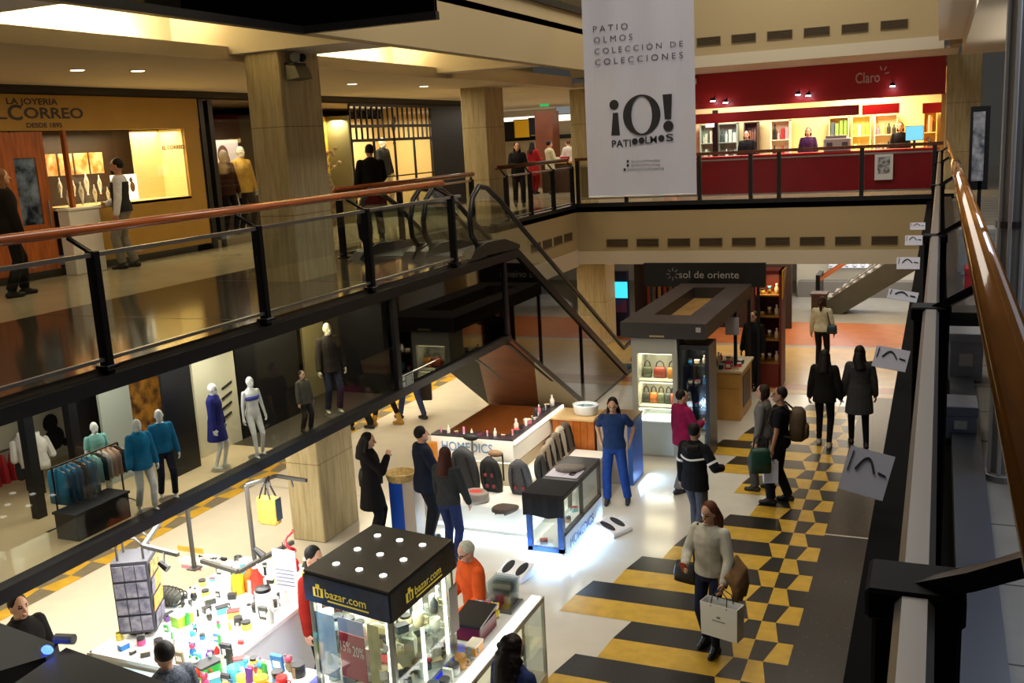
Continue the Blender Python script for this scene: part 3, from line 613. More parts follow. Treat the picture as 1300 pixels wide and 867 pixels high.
def handbag(label, c, w=.3, d=.11, h=.22, hexc='#16151a', rz=0, strap=None, name='handbag'):
    t = thing(name, label, 'bag', tuple(c)); c = Vector(c); R = Matrix.Rotation(rz, 3, 'Z'); n = 14; rs = []
    for z, k, kd in ((0, .8, .6), (.02, 1, 1), (.5, 1.02, 1.05), (.85, .92, .75), (1, .84, .45)):
        ring = []
        for q in range(n):
            a = 2*PI*q/n; ca, sa = math.cos(a), math.sin(a); e = .5
            ring.append(c+R @ Vector((abs(ca)**e*math.copysign(1, ca)*w/2*k, abs(sa)**e*math.copysign(1, sa)*d/2*kd, z*h)))
        rs.append(ring)
    MB().rings(rs).build('bag_body', mat(hexc, .45, 0, .15, 20), t, smooth=True)
    pts = strap or [c+R @ Vector((-w*.33, 0, h*.95)), c+R @ Vector((-w*.25, 0, h*1.4)), c+R @ Vector((0, 0, h*1.6)), c+R @ Vector((w*.25, 0, h*1.4)), c+R @ Vector((w*.33, 0, h*.95))]
    MB().tube(pts, .011, 6).build('strap', mat('#141316', .5), t)
    return t
# ---------------------------------------------------------------- shops on the left walk
OCH = mat('#a8812f', .6, 0, .04, 3); DOORW = mat('#a85c28', .35, 0, .25, 4, stretch=(6, 6, .7)); GLOW = mat('#fff0cc', .6, emit=1.6); CRM = mat('#e8cf94', .6)
def X12(px, py, x=XS): return pX(px, py, x)
w = MB(); yA, yB = 9.0, 14.85; n0, n1 = 11.75, 14.45
w.box(XS-.12, yA, 5.95, XS, yB, 6.48, 0); w.box(XS-.01, yA, 5.95, XS+.02, yB, 6.48, 0)
w.box(XS-.12, n1, 3.72, XS, yB, 5.95, 0); w.box(XS-.12, n0, 3.84, XS, n1, 4.74, 0); w.box(XS-.1, yA, 3.72, XS, yB, 3.84, 1); w.box(XS-1.0, n0, 4.70, XS, n1, 4.75, 2)
w.box(XS-1.05, n0-.15, 4.7, XS-1.0, n1, 6.0, 3); w.box(XS-1.0, n1-.02, 4.75, XS-.05, n1+.05, 5.95, 4); w.box(XS-.05, n0-.06, 3.84, XS+.02, n0, 5.95, 5)
w.box(XS-.62, 13.75, 4.75, XS-.58, n1, 5.95, 4)
struct('wall_jeweller', w, [OCH, mat('#2a2820', .5), CRM, mat('#3a2410', .5), CRM, DOORW])
area('shop_lamp', (XS-.4, 13.2, 5.92), .5, 60, (1, .84, .5), sy=2.4)
sg = thing('shop_sign', 'dark lettering of the jeweller on the ochre band above its door', 'sign', (XS+.02, 11.2, 6.2))
BRN = mat('#2e1c0e', .5)
def stext(s, p0, p1, hpx, parent, m, x=XS+.022, name='lettering'):
    a, b = pX(*p0, x), pX(*p1, x); text(name, s, (x, a.y, a.z), (0, 1, 0), (0, 0, 1), hpx, m, parent, width=b.y-a.y, bold=.025)
stext('LA JOYERIA', (8, 132), (73, 130), .09, sg, BRN); stext('EL', (-22, 151), (9, 150), .15, sg, BRN); stext('C', (11, 152), (29, 151), .22, sg, BRN); stext('ORREO', (31, 150), (106, 149), .16, sg, BRN); stext('DESDE 1895', (34, 162), (79, 161), .07, sg, BRN)
dn = thing('door', 'orange brown wooden jeweller door with a tall glass pane', 'door', (XS+.02, 10.4, 3.84)); dn['kind'] = 'structure'; dn.name = 'door_1'
m = MB(); m.box(XS-.06, 9.2, 3.84, XS, 10.0, 5.93); m.box(XS-.05, 10.0, 3.84, XS+.01, 10.72, 4.75); m.box(XS-.05, 10.0, 5.55, XS+.01, 11.3, 5.93); m.box(XS-.05, 10.0, 4.75, XS+.01, 10.72, 5.55); m.box(XS-.05, 11.12, 3.84, XS+.01, 11.3, 5.55); m.box(XS-.05, 10.72, 3.84, XS+.01, 11.12, 4.55); m.build('door_leaf', DOORW, dn)
MB().box(XS-.03, 10.72, 4.55, XS-.02, 11.12, 5.55).build('pane', mat('#1d2430', .1, hex2='#7f95ad', scale=5), dn); MB().tube([(XS+.05, 11.2, 4.5), (XS+.05, 11.2, 4.9)], .015, 8).build('door_handle', STEEL, dn)
pd = thing('display_plinth', 'white plinth standing beside the jeweller door', 'plinth', (XS+.02, 11.6, 3.84)); MB().box(XS+.03, 11.36, 3.72, XS+.27, 11.98, 4.72).build('body', WHITE, pd, bevel=.01); MB().box(XS+.025, 11.34, 4.72, XS+.29, 12.0, 4.75).build('top', mat('#f2efe8', .4), pd)
m = MB(); m.box(XS-.01, n0, 4.75, XS-.004, n1, 5.95); struct('window_2', m, GLASS_S)
def bust(x, y, z, h, lab, c='#efece6'):
    t = thing('necklace_bust', lab, 'jewellery stand', (x, y, z), 'busts in the jeweller window')
    MB().lathe((x, y, z), [(.06*h, 0), (.065*h, .02), (.03*h, .06*h), (.10*h, .35*h), (.13*h, .6*h), (.07*h, .78*h), (.04*h, .84*h), (.04*h, h*.95), (.02*h, h)], 12, sx=.7).build('stand', mat(c, .6), t, smooth=True)
    MB().tube([(x+.06*h+.07*h*math.cos(a)*.3, y+.075*h*math.sin(a), z+.62*h-.08*h*math.cos(a)) for a in [2*PI*i/12 for i in range(12)]], .006, 5, loop=True).build('necklace', mat('#c8a24a', .25, 1), t)
for i in range(9): bust(XS-.25-.3*(i % 2), n0+.12+.14*i, 4.76+.14*(i % 2), .26+.06*((i*7) % 3), 'white necklace bust in the bright jeweller window')
for i in range(4): 
    q = MB().box(XS-.7, n0+.1+.33*i, 5.25, XS-.68, n0+.38+.33*i, 5.6).build('poster', mat('#d8791f', .5, hex2='#f3d9a0', scale=6)); tag(q, 'orange and cream picture card hung in the jeweller window', 'poster', 'cards in the jeweller window')
lb = thing('light_box', 'bright white light box with a small figure in the jeweller window', 'light box', (XS-.5, 13.3, 4.76)); MB().box(XS-.5, 13.05, 4.76, XS-.46, 13.62, 5.2).build('panel', mat('#fff6e6', .5, emit=1.3), lb); MB().ell((XS-.455, 13.48, 5.1), (.005, .04, .05)).ell((XS-.455, 13.5, 4.98), (.005, .06, .09)).build('printed_figure', mat('#6a4a3a', .6), lb)
sg = thing('shop_sign', 'small dark lettering on the cream panel inside the jeweller window', 'sign', (XS-.56, 13.9, 5.5)); a = pY(206, 190, n1-.03); b = pY(234, 187, n1-.03); text('lettering', 'EL CORREO', (a.x, n1-.025, a.z), (1, 0, 0), (0, 0, 1), .07, BRN, sg, width=b.x-a.x, bold=.03)
# fashion window with poster and two mannequins
w = MB()
for y in (14.95, 15.2, 17.3): w.box(XS-.1, y-.06, 3.72, XS+.02, y+.06, 6.48, 0)
w.box(XS-1.6, 14.95, 3.72, XS-1.5, 18.6, 6.2, 1); w.box(XS-1.5, 14.95, 3.72, XS, 18.6, 3.86, 2)
struct('wall_fashion', w, [BLACK, mat('#4a3c2c', .7), mat('#8d7f66', .5)])
area('shop_lamp', (XS-.5, 16.2, 6.1), .5, 34, (1, .85, .6), sy=2)
p = thing('poster', 'tall pale fashion poster with a dark-haired man in the narrow shop window', 'poster', (XS-.9, 15.9, 4.0)); a, b = pX(263, 155, XS-.9), pX(299, 155, XS-.9)
MB().box(XS-.93, a.y, 3.9, XS-.9, b.y, 5.75).build('sheet', mat('#cfc8d0', .5), p); ym = (a.y*.55+b.y*.45)
m = MB(); m.ell((XS-.9, ym-.02, 5.45), (.01, .17, .2)); m.ell((XS-.9, ym+.1, 5.32), (.008, .09, .13)); m.build('printed_head', mat('#5a3a2c', .6), p)
m = MB(); m.ell((XS-.9, ym+.05, 4.75), (.01, .28, .45)); m.ell((XS-.9, ym+.05, 4.2), (.01, .2, .4)); m.build('printed_suit', mat('#3a1f1c', .6), p)
m = MB(); m.box(XS-.01, 15.2, 3.86, XS-.004, 17.3, 6.2); struct('window_3', m, GLASS_S)
q = pX(312, 262, XS-.45); person('mannequin in a long mustard coat in the narrow shop window', (XS-.45, q.y, 3.86), 1.75, 100, top='#c39a44', bottom='#141416', hair=None, shoes=None, kind='jacket', legs='jeans', name='mannequin', cat='mannequin', mannequin=True, skin='#d8d2c0', v=.014)
q = pX(283, 262, XS-.5); person('mannequin in dark brown jacket standing before the fashion poster', (XS-.4, q.y+.05, 3.86), 1.7, 100, top='#3a2018', bottom='#101014', hair=None, shoes=None, kind='jacket', legs='jeans', name='mannequin', cat='mannequin', mannequin=True, skin='#8a7a68', v=.014)
# yellow bay and lattice window
w = MB(); yL = pX(447, 190, XS).y; yM = pX(402, 190, XS-.6).y; yR = pX(549, 190, XS).y; yE = pX(580, 190, XS).y
w.box(XS-.65, yM-.6, 3.72, XS-.6, yL, 6.2, 0); w.box(XS-.65, yL-.08, 3.72, XS, yL, 6.2, 1); w.box(XS-.1, yR, 3.72, XS+.02, yE+.4, 6.48, 2); w.box(XS-1.5, yR-.03, 3.9, XS-.05, yR, 6.46, 3); w.box(XS-1.6, yL, 3.72, XS-1.5, yR, 6.2, 3); w.box(XS-1.5, yL, 3.72, XS, yR, 3.9, 1)
struct('wall_lattice', w, [mat('#d3ab3c', .6), mat('#7f7a5c', .6), mat('#101210', .4), mat('#d8b878', .6)])
area('shop_lamp', (XS-.3, yM+.4, 6.1), .3, 26, (1, .85, .45)); area('shop_lamp', (XS-.7, (yL+yR)/2, 6.15), .6, 130, (1, .86, .62), sy=2.5)
lw = thing('lattice_window', 'black lattice shop window with rows of small square panes above large ones', 'window', (XS, (yL+yR)/2, 3.9)); lw['kind'] = 'structure'; lw.name = 'window_4'
m = MB(); zt, zm, zb = 6.44, 5.62, 3.9
for z in (zt, zm+.33, zm, zb): m.box(XS-.03, yL, z-.035, XS+.03, yR, z+.035)
for i in range(17): y = yL+(yR-yL)*i/16; m.box(XS-.02, y-.018, zm, XS+.02, y+.018, zt)
for i in range(5): y = yL+(yR-yL)*i/4; m.box(XS-.025, y-.02, zb, XS+.025, y+.02, zm)
m.box(XS-.02, yL, 4.7, XS+.02, yR, 4.73); m.build('mullions', mat('#14100c', .4), lw); MB().box(XS-.006, yL, zb, XS-.002, yR, zt).build('pane', GLASS_S, lw)
a = (yL*.44+yR*.56); person('mannequin in dark varsity jacket and pale trousers in the lattice window', (XS-.5, a, 3.9), 1.78, 95, top='#26241f', bottom='#c9b48a', hair=None, shoes=None, kind='jacket', legs='trousers', name='mannequin', cat='mannequin', mannequin=True, skin='#ddd2b8', v=.014)
em = thing('emblem', 'dark rearing figure emblem hung on the upper lattice panes', 'emblem', (XS+.04, a-.3, 5.9)); m = MB(); m.ell((XS+.04, a-.32, 5.95), (.02, .10, .17)); m.ell((XS+.04, a-.22, 6.1), (.02, .06, .08)); m.tube([(XS+.04, a-.34, 5.85), (XS+.04, a-.3, 5.6), (XS+.04, a-.36, 5.5)], .03, 6); m.build('figure', BLACK, em)
q = pX(415, 235, XS-.25); t = thing('dried_flower_vase', 'tall dark vase with dried flowers by the yellow wall', 'vase', (XS-.25, q.y, 3.72)); MB().lathe((XS-.25, q.y, 3.72), [(.13, 0), (.15, .02), (.22, .5), (.2, .85), (.1, 1.1), (.12, 1.2)], 14).build('vase', mat('#3b3424', .5, hex2='#8a7350', scale=12), t, smooth=True)
m = MB(); rnd = random.Random(5)
for i in range(14):
    e = Vector((XS-.25+rnd.uniform(-.2, .25), q.y+rnd.uniform(-.3, .3), 5.0+rnd.uniform(0, .5))); m.tube([(XS-.25, q.y, 4.9), e], .008, 5); m.ell(e, (.05, .05, .04), 7, 5)
m.build('flowers', mat('#b59a78', .7), t)
# wall floodlight on the column
fx = thing('flood_light', 'grey box floodlight with round globe mounted high on the stone column', 'lamp', (-7.7, 11.2, 6.3)); c = pX(377, 90, -7.7)
MB().prism([(-7.78, c.y-.15, c.z-.12), (-7.78, c.y-.15, c.z+.08), (-7.62, c.y-.15, c.z+.05), (-7.56, c.y-.15, c.z-.10)], (0, .3, 0)).build('housing', mat('#6f6d60', .4), fx, bevel=.008); MB().ell((-7.68, c.y-.05, c.z+.17), (.07, .07, .07)).build('globe', mat('#8d9090', .15), fx, smooth=True); MB().ell((-7.68, c.y+.12, c.z+.17), (.055, .055, .055)).build('sensor', BLACKG, fx, smooth=True); MB().box(-7.8, c.y-.12, c.z+.06, -7.66, c.y+.16, c.z+.10).build('bracket', DARKM, fx)
# ---------------------------------------------------------------- red phone shop on the far gallery
YC = 26.4
w = MB(); w.box(-6.9, YC-.1, 5.98, .06, YC+.2, 6.88, 0); w.box(-6.9, YC+.1, 5.60, -1.9, YC+.25, 5.85, 0); w.box(-6.9, YC+.1, 3.72, -6.8, 30, 6.0, 0); w.box(-7, 30, 3.72, .1, 30.1, 6.62, 1); w.box(-.02, YC, 3.72, .08, 30, 6, 2)
w.box(-1.9, YC+1.2, 5.6, -1.0, YC+1.3, 5.85, 0); w.box(-.45, YC+.9, 5.55, 0, YC+1.0, 5.8, 0); w.box(-7, YC, 6.62, .1, 30, 6.7, 3)
struct('wall_shop', w, [mat('#a81418', .4), mat('#e6cf95', .6), mat('#d8a860', .6), CREAM])
area('phone_shop_lamp', (-2.0, 28.4, 6.5), 1.5, 330, (1, .86, .55), sy=2.5); area('phone_shop_lamp', (-5.4, 28.2, 6.5), 1.5, 150, (.95, 1, .95), sy=2.5)
sg = thing('shop_sign', 'grey phone shop name lettering with rays on the red fascia', 'sign', (-2, YC-.1, 6.3)); a, b = pY(1086, 106, YC-.1), pY(1117, 104, YC-.1); text('lettering', 'Claro', (a.x, YC-.104, a.z), (1, 0, 0), (0, 0, 1), .25, mat('#c9a9a4', .4), sg, width=b.x-a.x, bold=.01)
m = MB()
for dx, dz, an in ((.02, .16, 1.9), (.12, .15, 1.0), (.16, .04, .2)): m.obox((b.x+dx, YC-.11, b.z+.16+dz), (.05*math.cos(an), 0, .05*math.sin(an)), (0, .004, 0), (-.014*math.sin(an), 0, .014*math.cos(an)))
m.build('rays', mat('#c9a9a4', .4), sg)
for px, py in ((905, 127), (921, 129), (1013, 119), (1026, 120), (1133, 108)):
    c = pY(px, py, YC-.35); t = thing('track_spotlight', 'small bright white track spotlight under the red fascia', 'lamp', tuple(c), 'phone shop spotlights'); MB().tube([c+Vector((0, .35, .1)), c+Vector((0, .05, .04))], .02, 8).build('arm', DARKM, t); MB().lathe(c, [(.05, .05), (.06, 0), (.05, -.02)], 12).build('housing', DARKM, t); MB().lathe(c+Vector((0, 0, -.035)), [(.06, 0), (.062, .012)], 12).build('lens', mat('#eef2ff', .4, emit=40), t)
def shelf_unit(x0, x1, y, z0, z1, n, lab, frame, items, dens=7, seed=1):
    t = thing('shelf_unit', lab, 'shelf', ((x0+x1)/2, y, z0)); m = MB(); m.box(x0, y+.28, z0, x1, y+.3, z1); m.box(x0, y, z0, x0+.03, y+.3, z1); m.box(x1-.03, y, z0, x1, y+.3, z1); m.box(x0, y, z1-.03, x1, y+.3, z1); m.build('carcass', frame, t)
    rnd = random.Random(seed)
    for k in range(n):
        z = z0+(z1-z0)*k/n; MB().box(x0+.03, y, z, x1-.03, y+.28, z+.025).build('shelf', frame, t)
        for i in range(dens):
            x = x0+.1+(x1-x0-.2)*i/max(1, dens-1); h = (z1-z0)/n*rnd.uniform(.4, .8); ww = (x1-x0)/dens*.33
            it = MB()
            if rnd.random() < .5: it.box(x-ww, y+.08, z+.025, x+ww, y+.2, z+.025+h); it.box(x-ww*.7, y+.076, z+.025+h*.3, x+ww*.7, y+.08, z+.025+h*.8)
            else: it.lathe((x, y+.14, z+.025), [(ww*.8, 0), (ww, .02), (ww, h*.6), (ww*.4, h*.8), (ww*.4, h)], 10)
            tag(it.build('boxed_item', mat(rnd.choice(items), .5)), 'packaged item on the '+lab, 'packaged item', 'items on the '+lab)
for a, b, lab, fr, its, sd in ((888, 906, 'greenish glass shelves at the left of the red shop', mat('#9fb09a', .3), ('#c9d0b0', '#5d6a58', '#e8e4c8'), 1), (911, 936, 'grey glass shelves behind the black pillar', mat('#8d9a90', .3), ('#b9c4b4', '#3a3f3c', '#d8dcc8'), 2), (944, 962, 'dark shelves with pale round items', mat('#4a3430', .5), ('#d8d0c0', '#8a5a4a', '#2a2422'), 3), (978, 1003, 'cream shelves with red and black phones', mat('#e8dcc0', .4), ('#b02a2a', '#1a1a1e', '#e8a8a8'), 4), (1052, 1078, 'yellow shelves with rows of phone cases', mat('#f0d890', .4), ('#7a9a4a', '#c9743a', '#4a5a78'), 5), (1081, 1106, 'bright yellow shelves in the middle of the red shop', mat('#f6e08a', .4), ('#d8c04a', '#f0e8a0', '#a89a3a'), 6), (1110, 1140, 'cream shelves with dark gadgets', mat('#ecd9a8', .4), ('#2a2c24', '#8a7a9a', '#d0b070'), 7), (1172, 1190, 'narrow yellow shelves at the right end of the red shop', mat('#f0c878', .4), ('#d8984a', '#4a4a3a', '#c8d0c0'), 8)):
    q0, q1 = pY(a, 150, 29.6), pY(b, 150, 29.6); shelf_unit(q0.x, q1.x, 29.6, 3.9, 5.6, 3, lab, fr, its, 4, sd)
q = pY(1161, 169, 26.9); t = thing('monitor', 'glowing light blue monitor at the right of the red shop', 'monitor', (q.x, 26.9, q.z)); MB().box(q.x-.2, 26.9, q.z-.17, q.x+.2, 26.93, q.z+.17).build('screen', mat('#6fc8ee', .4, emit=1.1), t); MB().box(q.x-.21, 26.93, q.z-.18, q.x+.21, 26.96, q.z+.18).box(q.x-.03, 26.93, 4.72, q.x+.03, 26.97, q.z-.18).build('case', BLACK, t)
ct = thing('counter', 'long red service counter behind the far railing', 'counter', (-3, 26.8, 3.72)); MB().box(-6.6, 26.75, 3.72, -.1, 27.3, 4.68).build('body', REDD, ct); MB().box(-6.65, 26.7, 4.68, -.05, 27.35, 4.72).build('top', RED, ct)
q0, q1 = pY(1046, 170, 26.9), pY(1080, 170, 26.9); t = thing('printer', 'pale grey printer on the red counter', 'printer', (q0.x, 26.9, 4.72)); MB().box(q0.x, 26.8, 4.72, q1.x, 27.2, 5.05).build('body', mat('#c4bdc4', .5), t, bevel=.02); MB().box(q0.x+.05, 26.85, 5.05, q1.x-.1, 27.15, 5.12).build('lid', mat('#a9a4aa', .5), t); MB().box(q0.x+.08, 26.79, 4.85, q0.x+.22, 26.8, 4.95).box(q1.x-.2, 26.79, 4.85, q1.x-.06, 26.8, 4.95).build('slot', mat('#5a565c', .5), t)
t = thing('pillar', 'slim black pillar with a small white screen in the red shop', 'pillar', (-5.4, 27.6, 3.72)); q = pY(908, 140, 27.6); MB().box(q.x-.07, 27.55, 3.72, q.x+.07, 27.69, 5.95).build('shaft', BLACK, t); MB().box(q.x-.25, 27.5, 5.5, q.x-.02, 27.55, 5.85).build('screen', mat('#e8f0f4', .5, emit=.8), t)
# ---------------------------------------------------------------- banner
bn = thing('hanging_banner', 'tall white banner with black lettering hanging in the middle of the hall', 'banner', (-4.8, 17, 4.35))
A0, A1, B0, B1 = pY(735, 0, 17), pY(877, 0, 17), pY(750.5, 252, 17), pY(888.5, 245.5, 17)
xl, xr, zb_ = (A0.x+B0.x)/2, (A1.x+B1.x)/2, (B0.z+B1.z)/2; BW = xr-xl
m = MB(); n = 24
fr = [Vector((xl+BW*i/n, 17+.012*math.sin(i*.7), zb_)) for i in range(n+1)]; 
m.rings([[p for p in fr]+[p+Vector((0, .006, 0)) for p in fr[::-1]], [p+Vector((0, 0, 3.6)) for p in fr]+[p+Vector((0, .006, 3.6)) for p in fr[::-1]]]); m.build('cloth', mat('#c6c8d8', .7), bn)
MB().tube([(xl-.05, 17, zb_+3.62), (xr+.05, 17, zb_+3.62)], .025, 8).build('rod', STEEL, bn); MB().tube([(xl+.01, 17, zb_+.01), (xr-.01, 17, zb_+.01)], .014, 6).build('bottom_rod', WHITE, bn)
INK = mat('#1b1b22', .6); INKL = mat('#4a4a55', .6); yt = 16.975
def bt(s, p0, p1, h, m_, **k): a, b = pY(*p0, yt), pY(*p1, yt); text('lettering', s, (a.x, yt, (a.z)), (1, 0, 0), (0, 0, 1), h, m_, bn, width=b.x-a.x, **k)
bt('P A T I O', (753, 41), (797, 36), .10, INKL); bt('O L M O S', (754, 55), (803, 49), .10, INKL); bt('C O L E C C I Ó N   D E', (755, 69), (867, 56), .12, INKL); bt('C O L E C C I O N E S', (755.5, 83), (867, 70), .10, INKL)
a = pY(775, 172, yt); 
def ring_(cx, cz, rx, rz, wx, m): 
    k = 40; o = [Vector((cx+rx*math.cos(2*PI*i/k), yt, cz+rz*math.sin(2*PI*i/k))) for i in range(k)]; i_ = [Vector((cx+(rx-wx)*math.cos(2*PI*i/k), yt, cz+(rz-.03)*math.sin(2*PI*i/k))) for i in range(k)]
    m.add(o+i_, [(i, (i+1) % k, k+(i+1) % k, k+i)[::1] for i in range(k)])
m = MB(); c = pY(814.5, 146, yt); ring_(c.x, c.z, .335, .345, .15, m)
def disc(px, py, r): c = pY(px, py, yt); m.add([Vector((c.x+r*math.cos(2*PI*i/24), yt, c.z+r*math.sin(2*PI*i/24))) for i in range(24)], [tuple(range(24))])
disc(779.5, 133, .085); disc(848.5, 160, .09)
def trap(p): m.add([pY(x, y, yt) for x, y in p], [(0, 1, 2, 3)])
trap([(776, 172), (787, 171.5), (784.5, 143), (778, 143.5)]); trap([(844, 151), (852, 150.5), (853, 119), (841, 120)])
m.build('logo', INK, bn)
for s_, xa, xb in (('PATI', 777, 801), ('LM', 819.5, 834), ('S', 845.5, 855)): bt(s_, (xa, 187-(xa-777)*.115), (xb, 187-(xb-777)*.115), .12, INK, bold=.012)
m = MB(); c1, c2, c3 = pY(806, 179.5, yt-.002), pY(814.5, 178.5, yt-.002), pY(839.5, 175.5, yt-.002)
for cx, cz in ((c1.x, c1.z), (c2.x, c2.z), (c3.x, c3.z)): m.add([Vector((cx+.056*math.cos(2*PI*i/18), yt-.002, cz+.056*math.sin(2*PI*i/18))) for i in range(18)], [tuple(range(18))])
m.build('logo_dots', INK, bn)
for i, (s, x0, x1) in enumerate((('/patioolmosba', 801, 838), ('/patioolmosbag', 801, 838), ('patioolmosshopping', 797, 843))):
    y = 205.5+5.2*i; bt(s, (x0, y+.6), (x1, y-2.2), .04, INKL); c = pY(x0-4, y-.5, yt); MB().box(c.x-.02, yt, c.z-.02, c.x+.02, yt+.002, c.z+.025).build('icon', INK, bn)
# ---------------------------------------------------------------- far left hall behind the balcony
t = thing('column', 'reddish brown clad column far behind the left balcony', 'column', (0, 0, 0)); t['kind'] = 'structure'; q = pz(690, 238, 3.72); k = 33.5/q.y; a, b = pY(680, 180, 33.5), pY(702, 180, 33.5); MB().box(a.x, 33.5, 3.72, b.x, 34.2, 6.4).build('shaft', mat('#6e3a22', .4, 0, .15, 3), t)
sg = thing('exit_sign', 'small green sign hanging above the brown column', 'sign', tuple(pY(691, 129, 32.5))); q = sg.location; MB().box(q.x-.16, 32.48, q.z-.16, q.x+.16, 32.52, q.z+.12).build('panel', mat('#35c26a', .4, emit=.7), sg); MB().box(q.x-.16, 32.47, q.z+.12, q.x+.16, 32.53, q.z+.22).build('bracket', DARKM, sg)
for px0, px1, py0, py1, c, lab in ((653, 671, 152, 175, '#e0a41c', 'yellow poster in the far left shop'), (640, 653, 155, 178, '#15130f', 'dark panel beside the yellow poster'), (706, 727, 131, 145, '#b6c4d2', 'pale blue hanging panel near the far column'), (672, 680, 150, 170, '#23262e', 'narrow dark panel beside the brown column')):
    a, b = pY(px0, py1, 36.5), pY(px1, py0, 36.5); p = thing('poster', lab, 'poster', (a.x, 36.5, a.z)); MB().box(a.x, 36.5, a.z, b.x, 36.53, b.z).build('sheet', mat(c, .5, emit=.25 if c != '#15130f' else 0), p); MB().box(a.x-.03, 36.53, a.z-.03, b.x+.03, 36.56, b.z+.03).build('backing', DARKM, p)
w = MB(); a, b = pY(640, 178, 37), pY(727, 178, 37); w.box(a.x-1, 37, a.z-.06, b.x+3, 37.1, a.z+.1, 0); w.box(a.x-1, 37.4, 3.72, b.x+3, 37.5, a.z, 1); w.box(a.x-1, 36.9, 6.1, b.x+2, 37.0, 6.35, 2); struct('wall_far_shop', w, [BLACK, mat('#c9b48c', .5), mat('#fff4dc', .5, emit=1.5)])
q = pz(718, 236, 3.72); t = thing('counter', 'pale wooden counter with a red box beyond the far left balcony', 'counter', (q.x, q.y, 3.72)); q = pz(716, 205, 4.7); MB().box(q.x-.9, q.y, 4.64, q.x+1.0, q.y+.6, 4.7).build('top', mat('#c08a4a', .4), t); MB().box(q.x-.8, q.y+.05, 3.72, q.x+.9, q.y+.55, 4.64).build('body', mat('#4a3826', .6), t)
q = pz(712, 203, 4.7); tag(MB().box(q.x-.2, q.y+.1, 4.7, q.x+.2, q.y+.35, 4.78).box(q.x-.21, q.y+.09, 4.78, q.x+.21, q.y+.36, 4.8).build('box', RED), 'flat red box on the pale wooden counter', 'box')
# ---------------------------------------------------------------- ground level far hall
st = thing('staircase', 'dark escalator rising to the right behind the far hall', 'escalator', (-3, 30, 0)); ys0 = 29.5
P = lambda px, py: pY(px, py, ys0)
lo0, lo1, hi0, hi1 = P(1046, 412), P(1168, 340), P(1040, 388), P(1128, 332)
dx = (lo1-lo0); e = lo0+dx*2.0; f = hi0+(hi1-hi0)*2.2
MB().prism([lo0, e, f, hi0], (0, .9, 0)).build('truss', mat('#3b3a30', .4, 0, .1, 3), st)
m = MB()
for i in range(16): c = hi0+(hi1-hi0)*(i/9.0); m.box(c.x, ys0+.1, c.z-.05, c.x+.32, ys0+.8, c.z+.1)
m.build('steps', mat('#8d8a7c', .4), st)
for y in (ys0, ys0+.86): MB().flat([Vector((hi0.x, y, hi0.z+.75)), Vector((f.x, y, f.z+.75))], .07, .08).build('handrail', mat('#9a5530', .35), st); MB().flat([Vector((hi0.x+.35, y, hi0.z+.3)), Vector((f.x, y, f.z+.3))], .03, .04).build('rail', STEEL, st)
MB().box(hi0.x-.1, ys0-.05, 0, hi0.x+.02, ys0+.95, hi0.z+.9).build('newel', DARKM, st)
tx = thing('planter_box', 'dark brown box standing at the foot of the far escalator', 'box', (lo0.x-.3, 28.6, 0)); a, b = pY(1030, 375, 28.4), pY(1048, 410, 28.4); MB().box(a.x, 28.4, 0, b.x, 28.9, a.z).build('body', mat('#2b1912', .5), tx); MB().box(a.x-.03, 28.37, a.z, b.x+.03, 28.93, a.z+.05).build('lid', mat('#3b2418', .5), tx)
w = MB(); w.box(-4.2, 33, 0, .5, 33.1, 2.9, 0); w.box(-3.2, 32.9, .9, -2.0, 33, 2.6, 1); w.box(-4.1, 32.5, 0, .4, 33, .5, 2); w.box(-1.6, 32.9, 1.2, .4, 33, 1.35, 3)
struct('wall_back_shop', w, [mat('#b6b2a4', .5), mat('#dfe4ee', .5, emit=.7), mat('#6d6a66', .5), mat('#ffdca0', .5, emit=.8)])
for i in range(5): tag(MB().lathe((-3.1+.24*i, 32.6, .95), [(.02, 0), (.09, .05), (.08, .9), (.1, 1.1), (.03, 1.25)], 10, sy=.5).build('garment', mat('#c8cede', .6)), 'pale hanging garment in the bright far shop', 'garment', 'garments in the far shop')
for x, c, lab in ((-7.6, '#2b3ac0', 'blue and red information panel under the glowing cyan screen'),):
    a, b = pY(777, 345, 25.6), pY(797, 398, 25.6); t = thing('information_totem', 'tall blue information totem with a glowing cyan screen beside the far column', 'totem', (a.x, 25.6, 0)); MB().box(a.x, 25.6, 0, b.x, 25.8, a.z).build('body', mat('#141a44', .4), t)
    c, d = pY(775, 378, 25.58), pY(796, 358, 25.58); MB().box(c.x, 25.56, c.z, d.x, 25.6, d.z).build('screen', mat('#3fd6ea', .4, emit=1.2), t); MB().box(a.x+.03, 25.585, c.z-.4, b.x-.03, 25.6, c.z-.05).build('panel', mat('#3a4aa0', .5, hex2='#8a3a5a', scale=8), t)
w = MB(); w.box(-8, 27.2, 0, -3.6, 27.3, 2.3, 0); 
for i in range(9): w.box(-7.6+.16*i, 27.1, 0, -7.52+.16*i, 27.2, 2.3, 1+i % 3)
w.box(-6.6, 27.05, 1.2, -5.2, 27.2, 2.3, 4)
struct('wall_far_store', w, [mat('#2a1c18', .5), mat('#7a2f1c', .5), mat('#5a4a30', .5), mat('#8a6a3c', .5), mat('#3a2450', .5)])
sb = thing('shop_sign', 'black sign board with pale lettering behind the dark kiosk roof', 'sign', (-4.4, 20.3, 2.3)); MB().box(-5.75, 20.28, 2.22, -3.2, 20.36, 2.72).build('board', mat('#15110f', .5), sb)
for x in (-5.6, -3.35): MB().box(x-.03, 20.3, 0, x+.03, 20.36, 2.25).build('post', BLACK, sb)
a, b = pY(862, 353, 20.27), pY(938, 350, 20.27); text('lettering', 'sol de oriente', (a.x, 20.275, a.z), (1, 0, 0), (0, 0, 1), .15, mat('#b9b0aa', .5), sb, width=b.x-a.x)
m = MB(); c = pY(854, 348, 20.27)
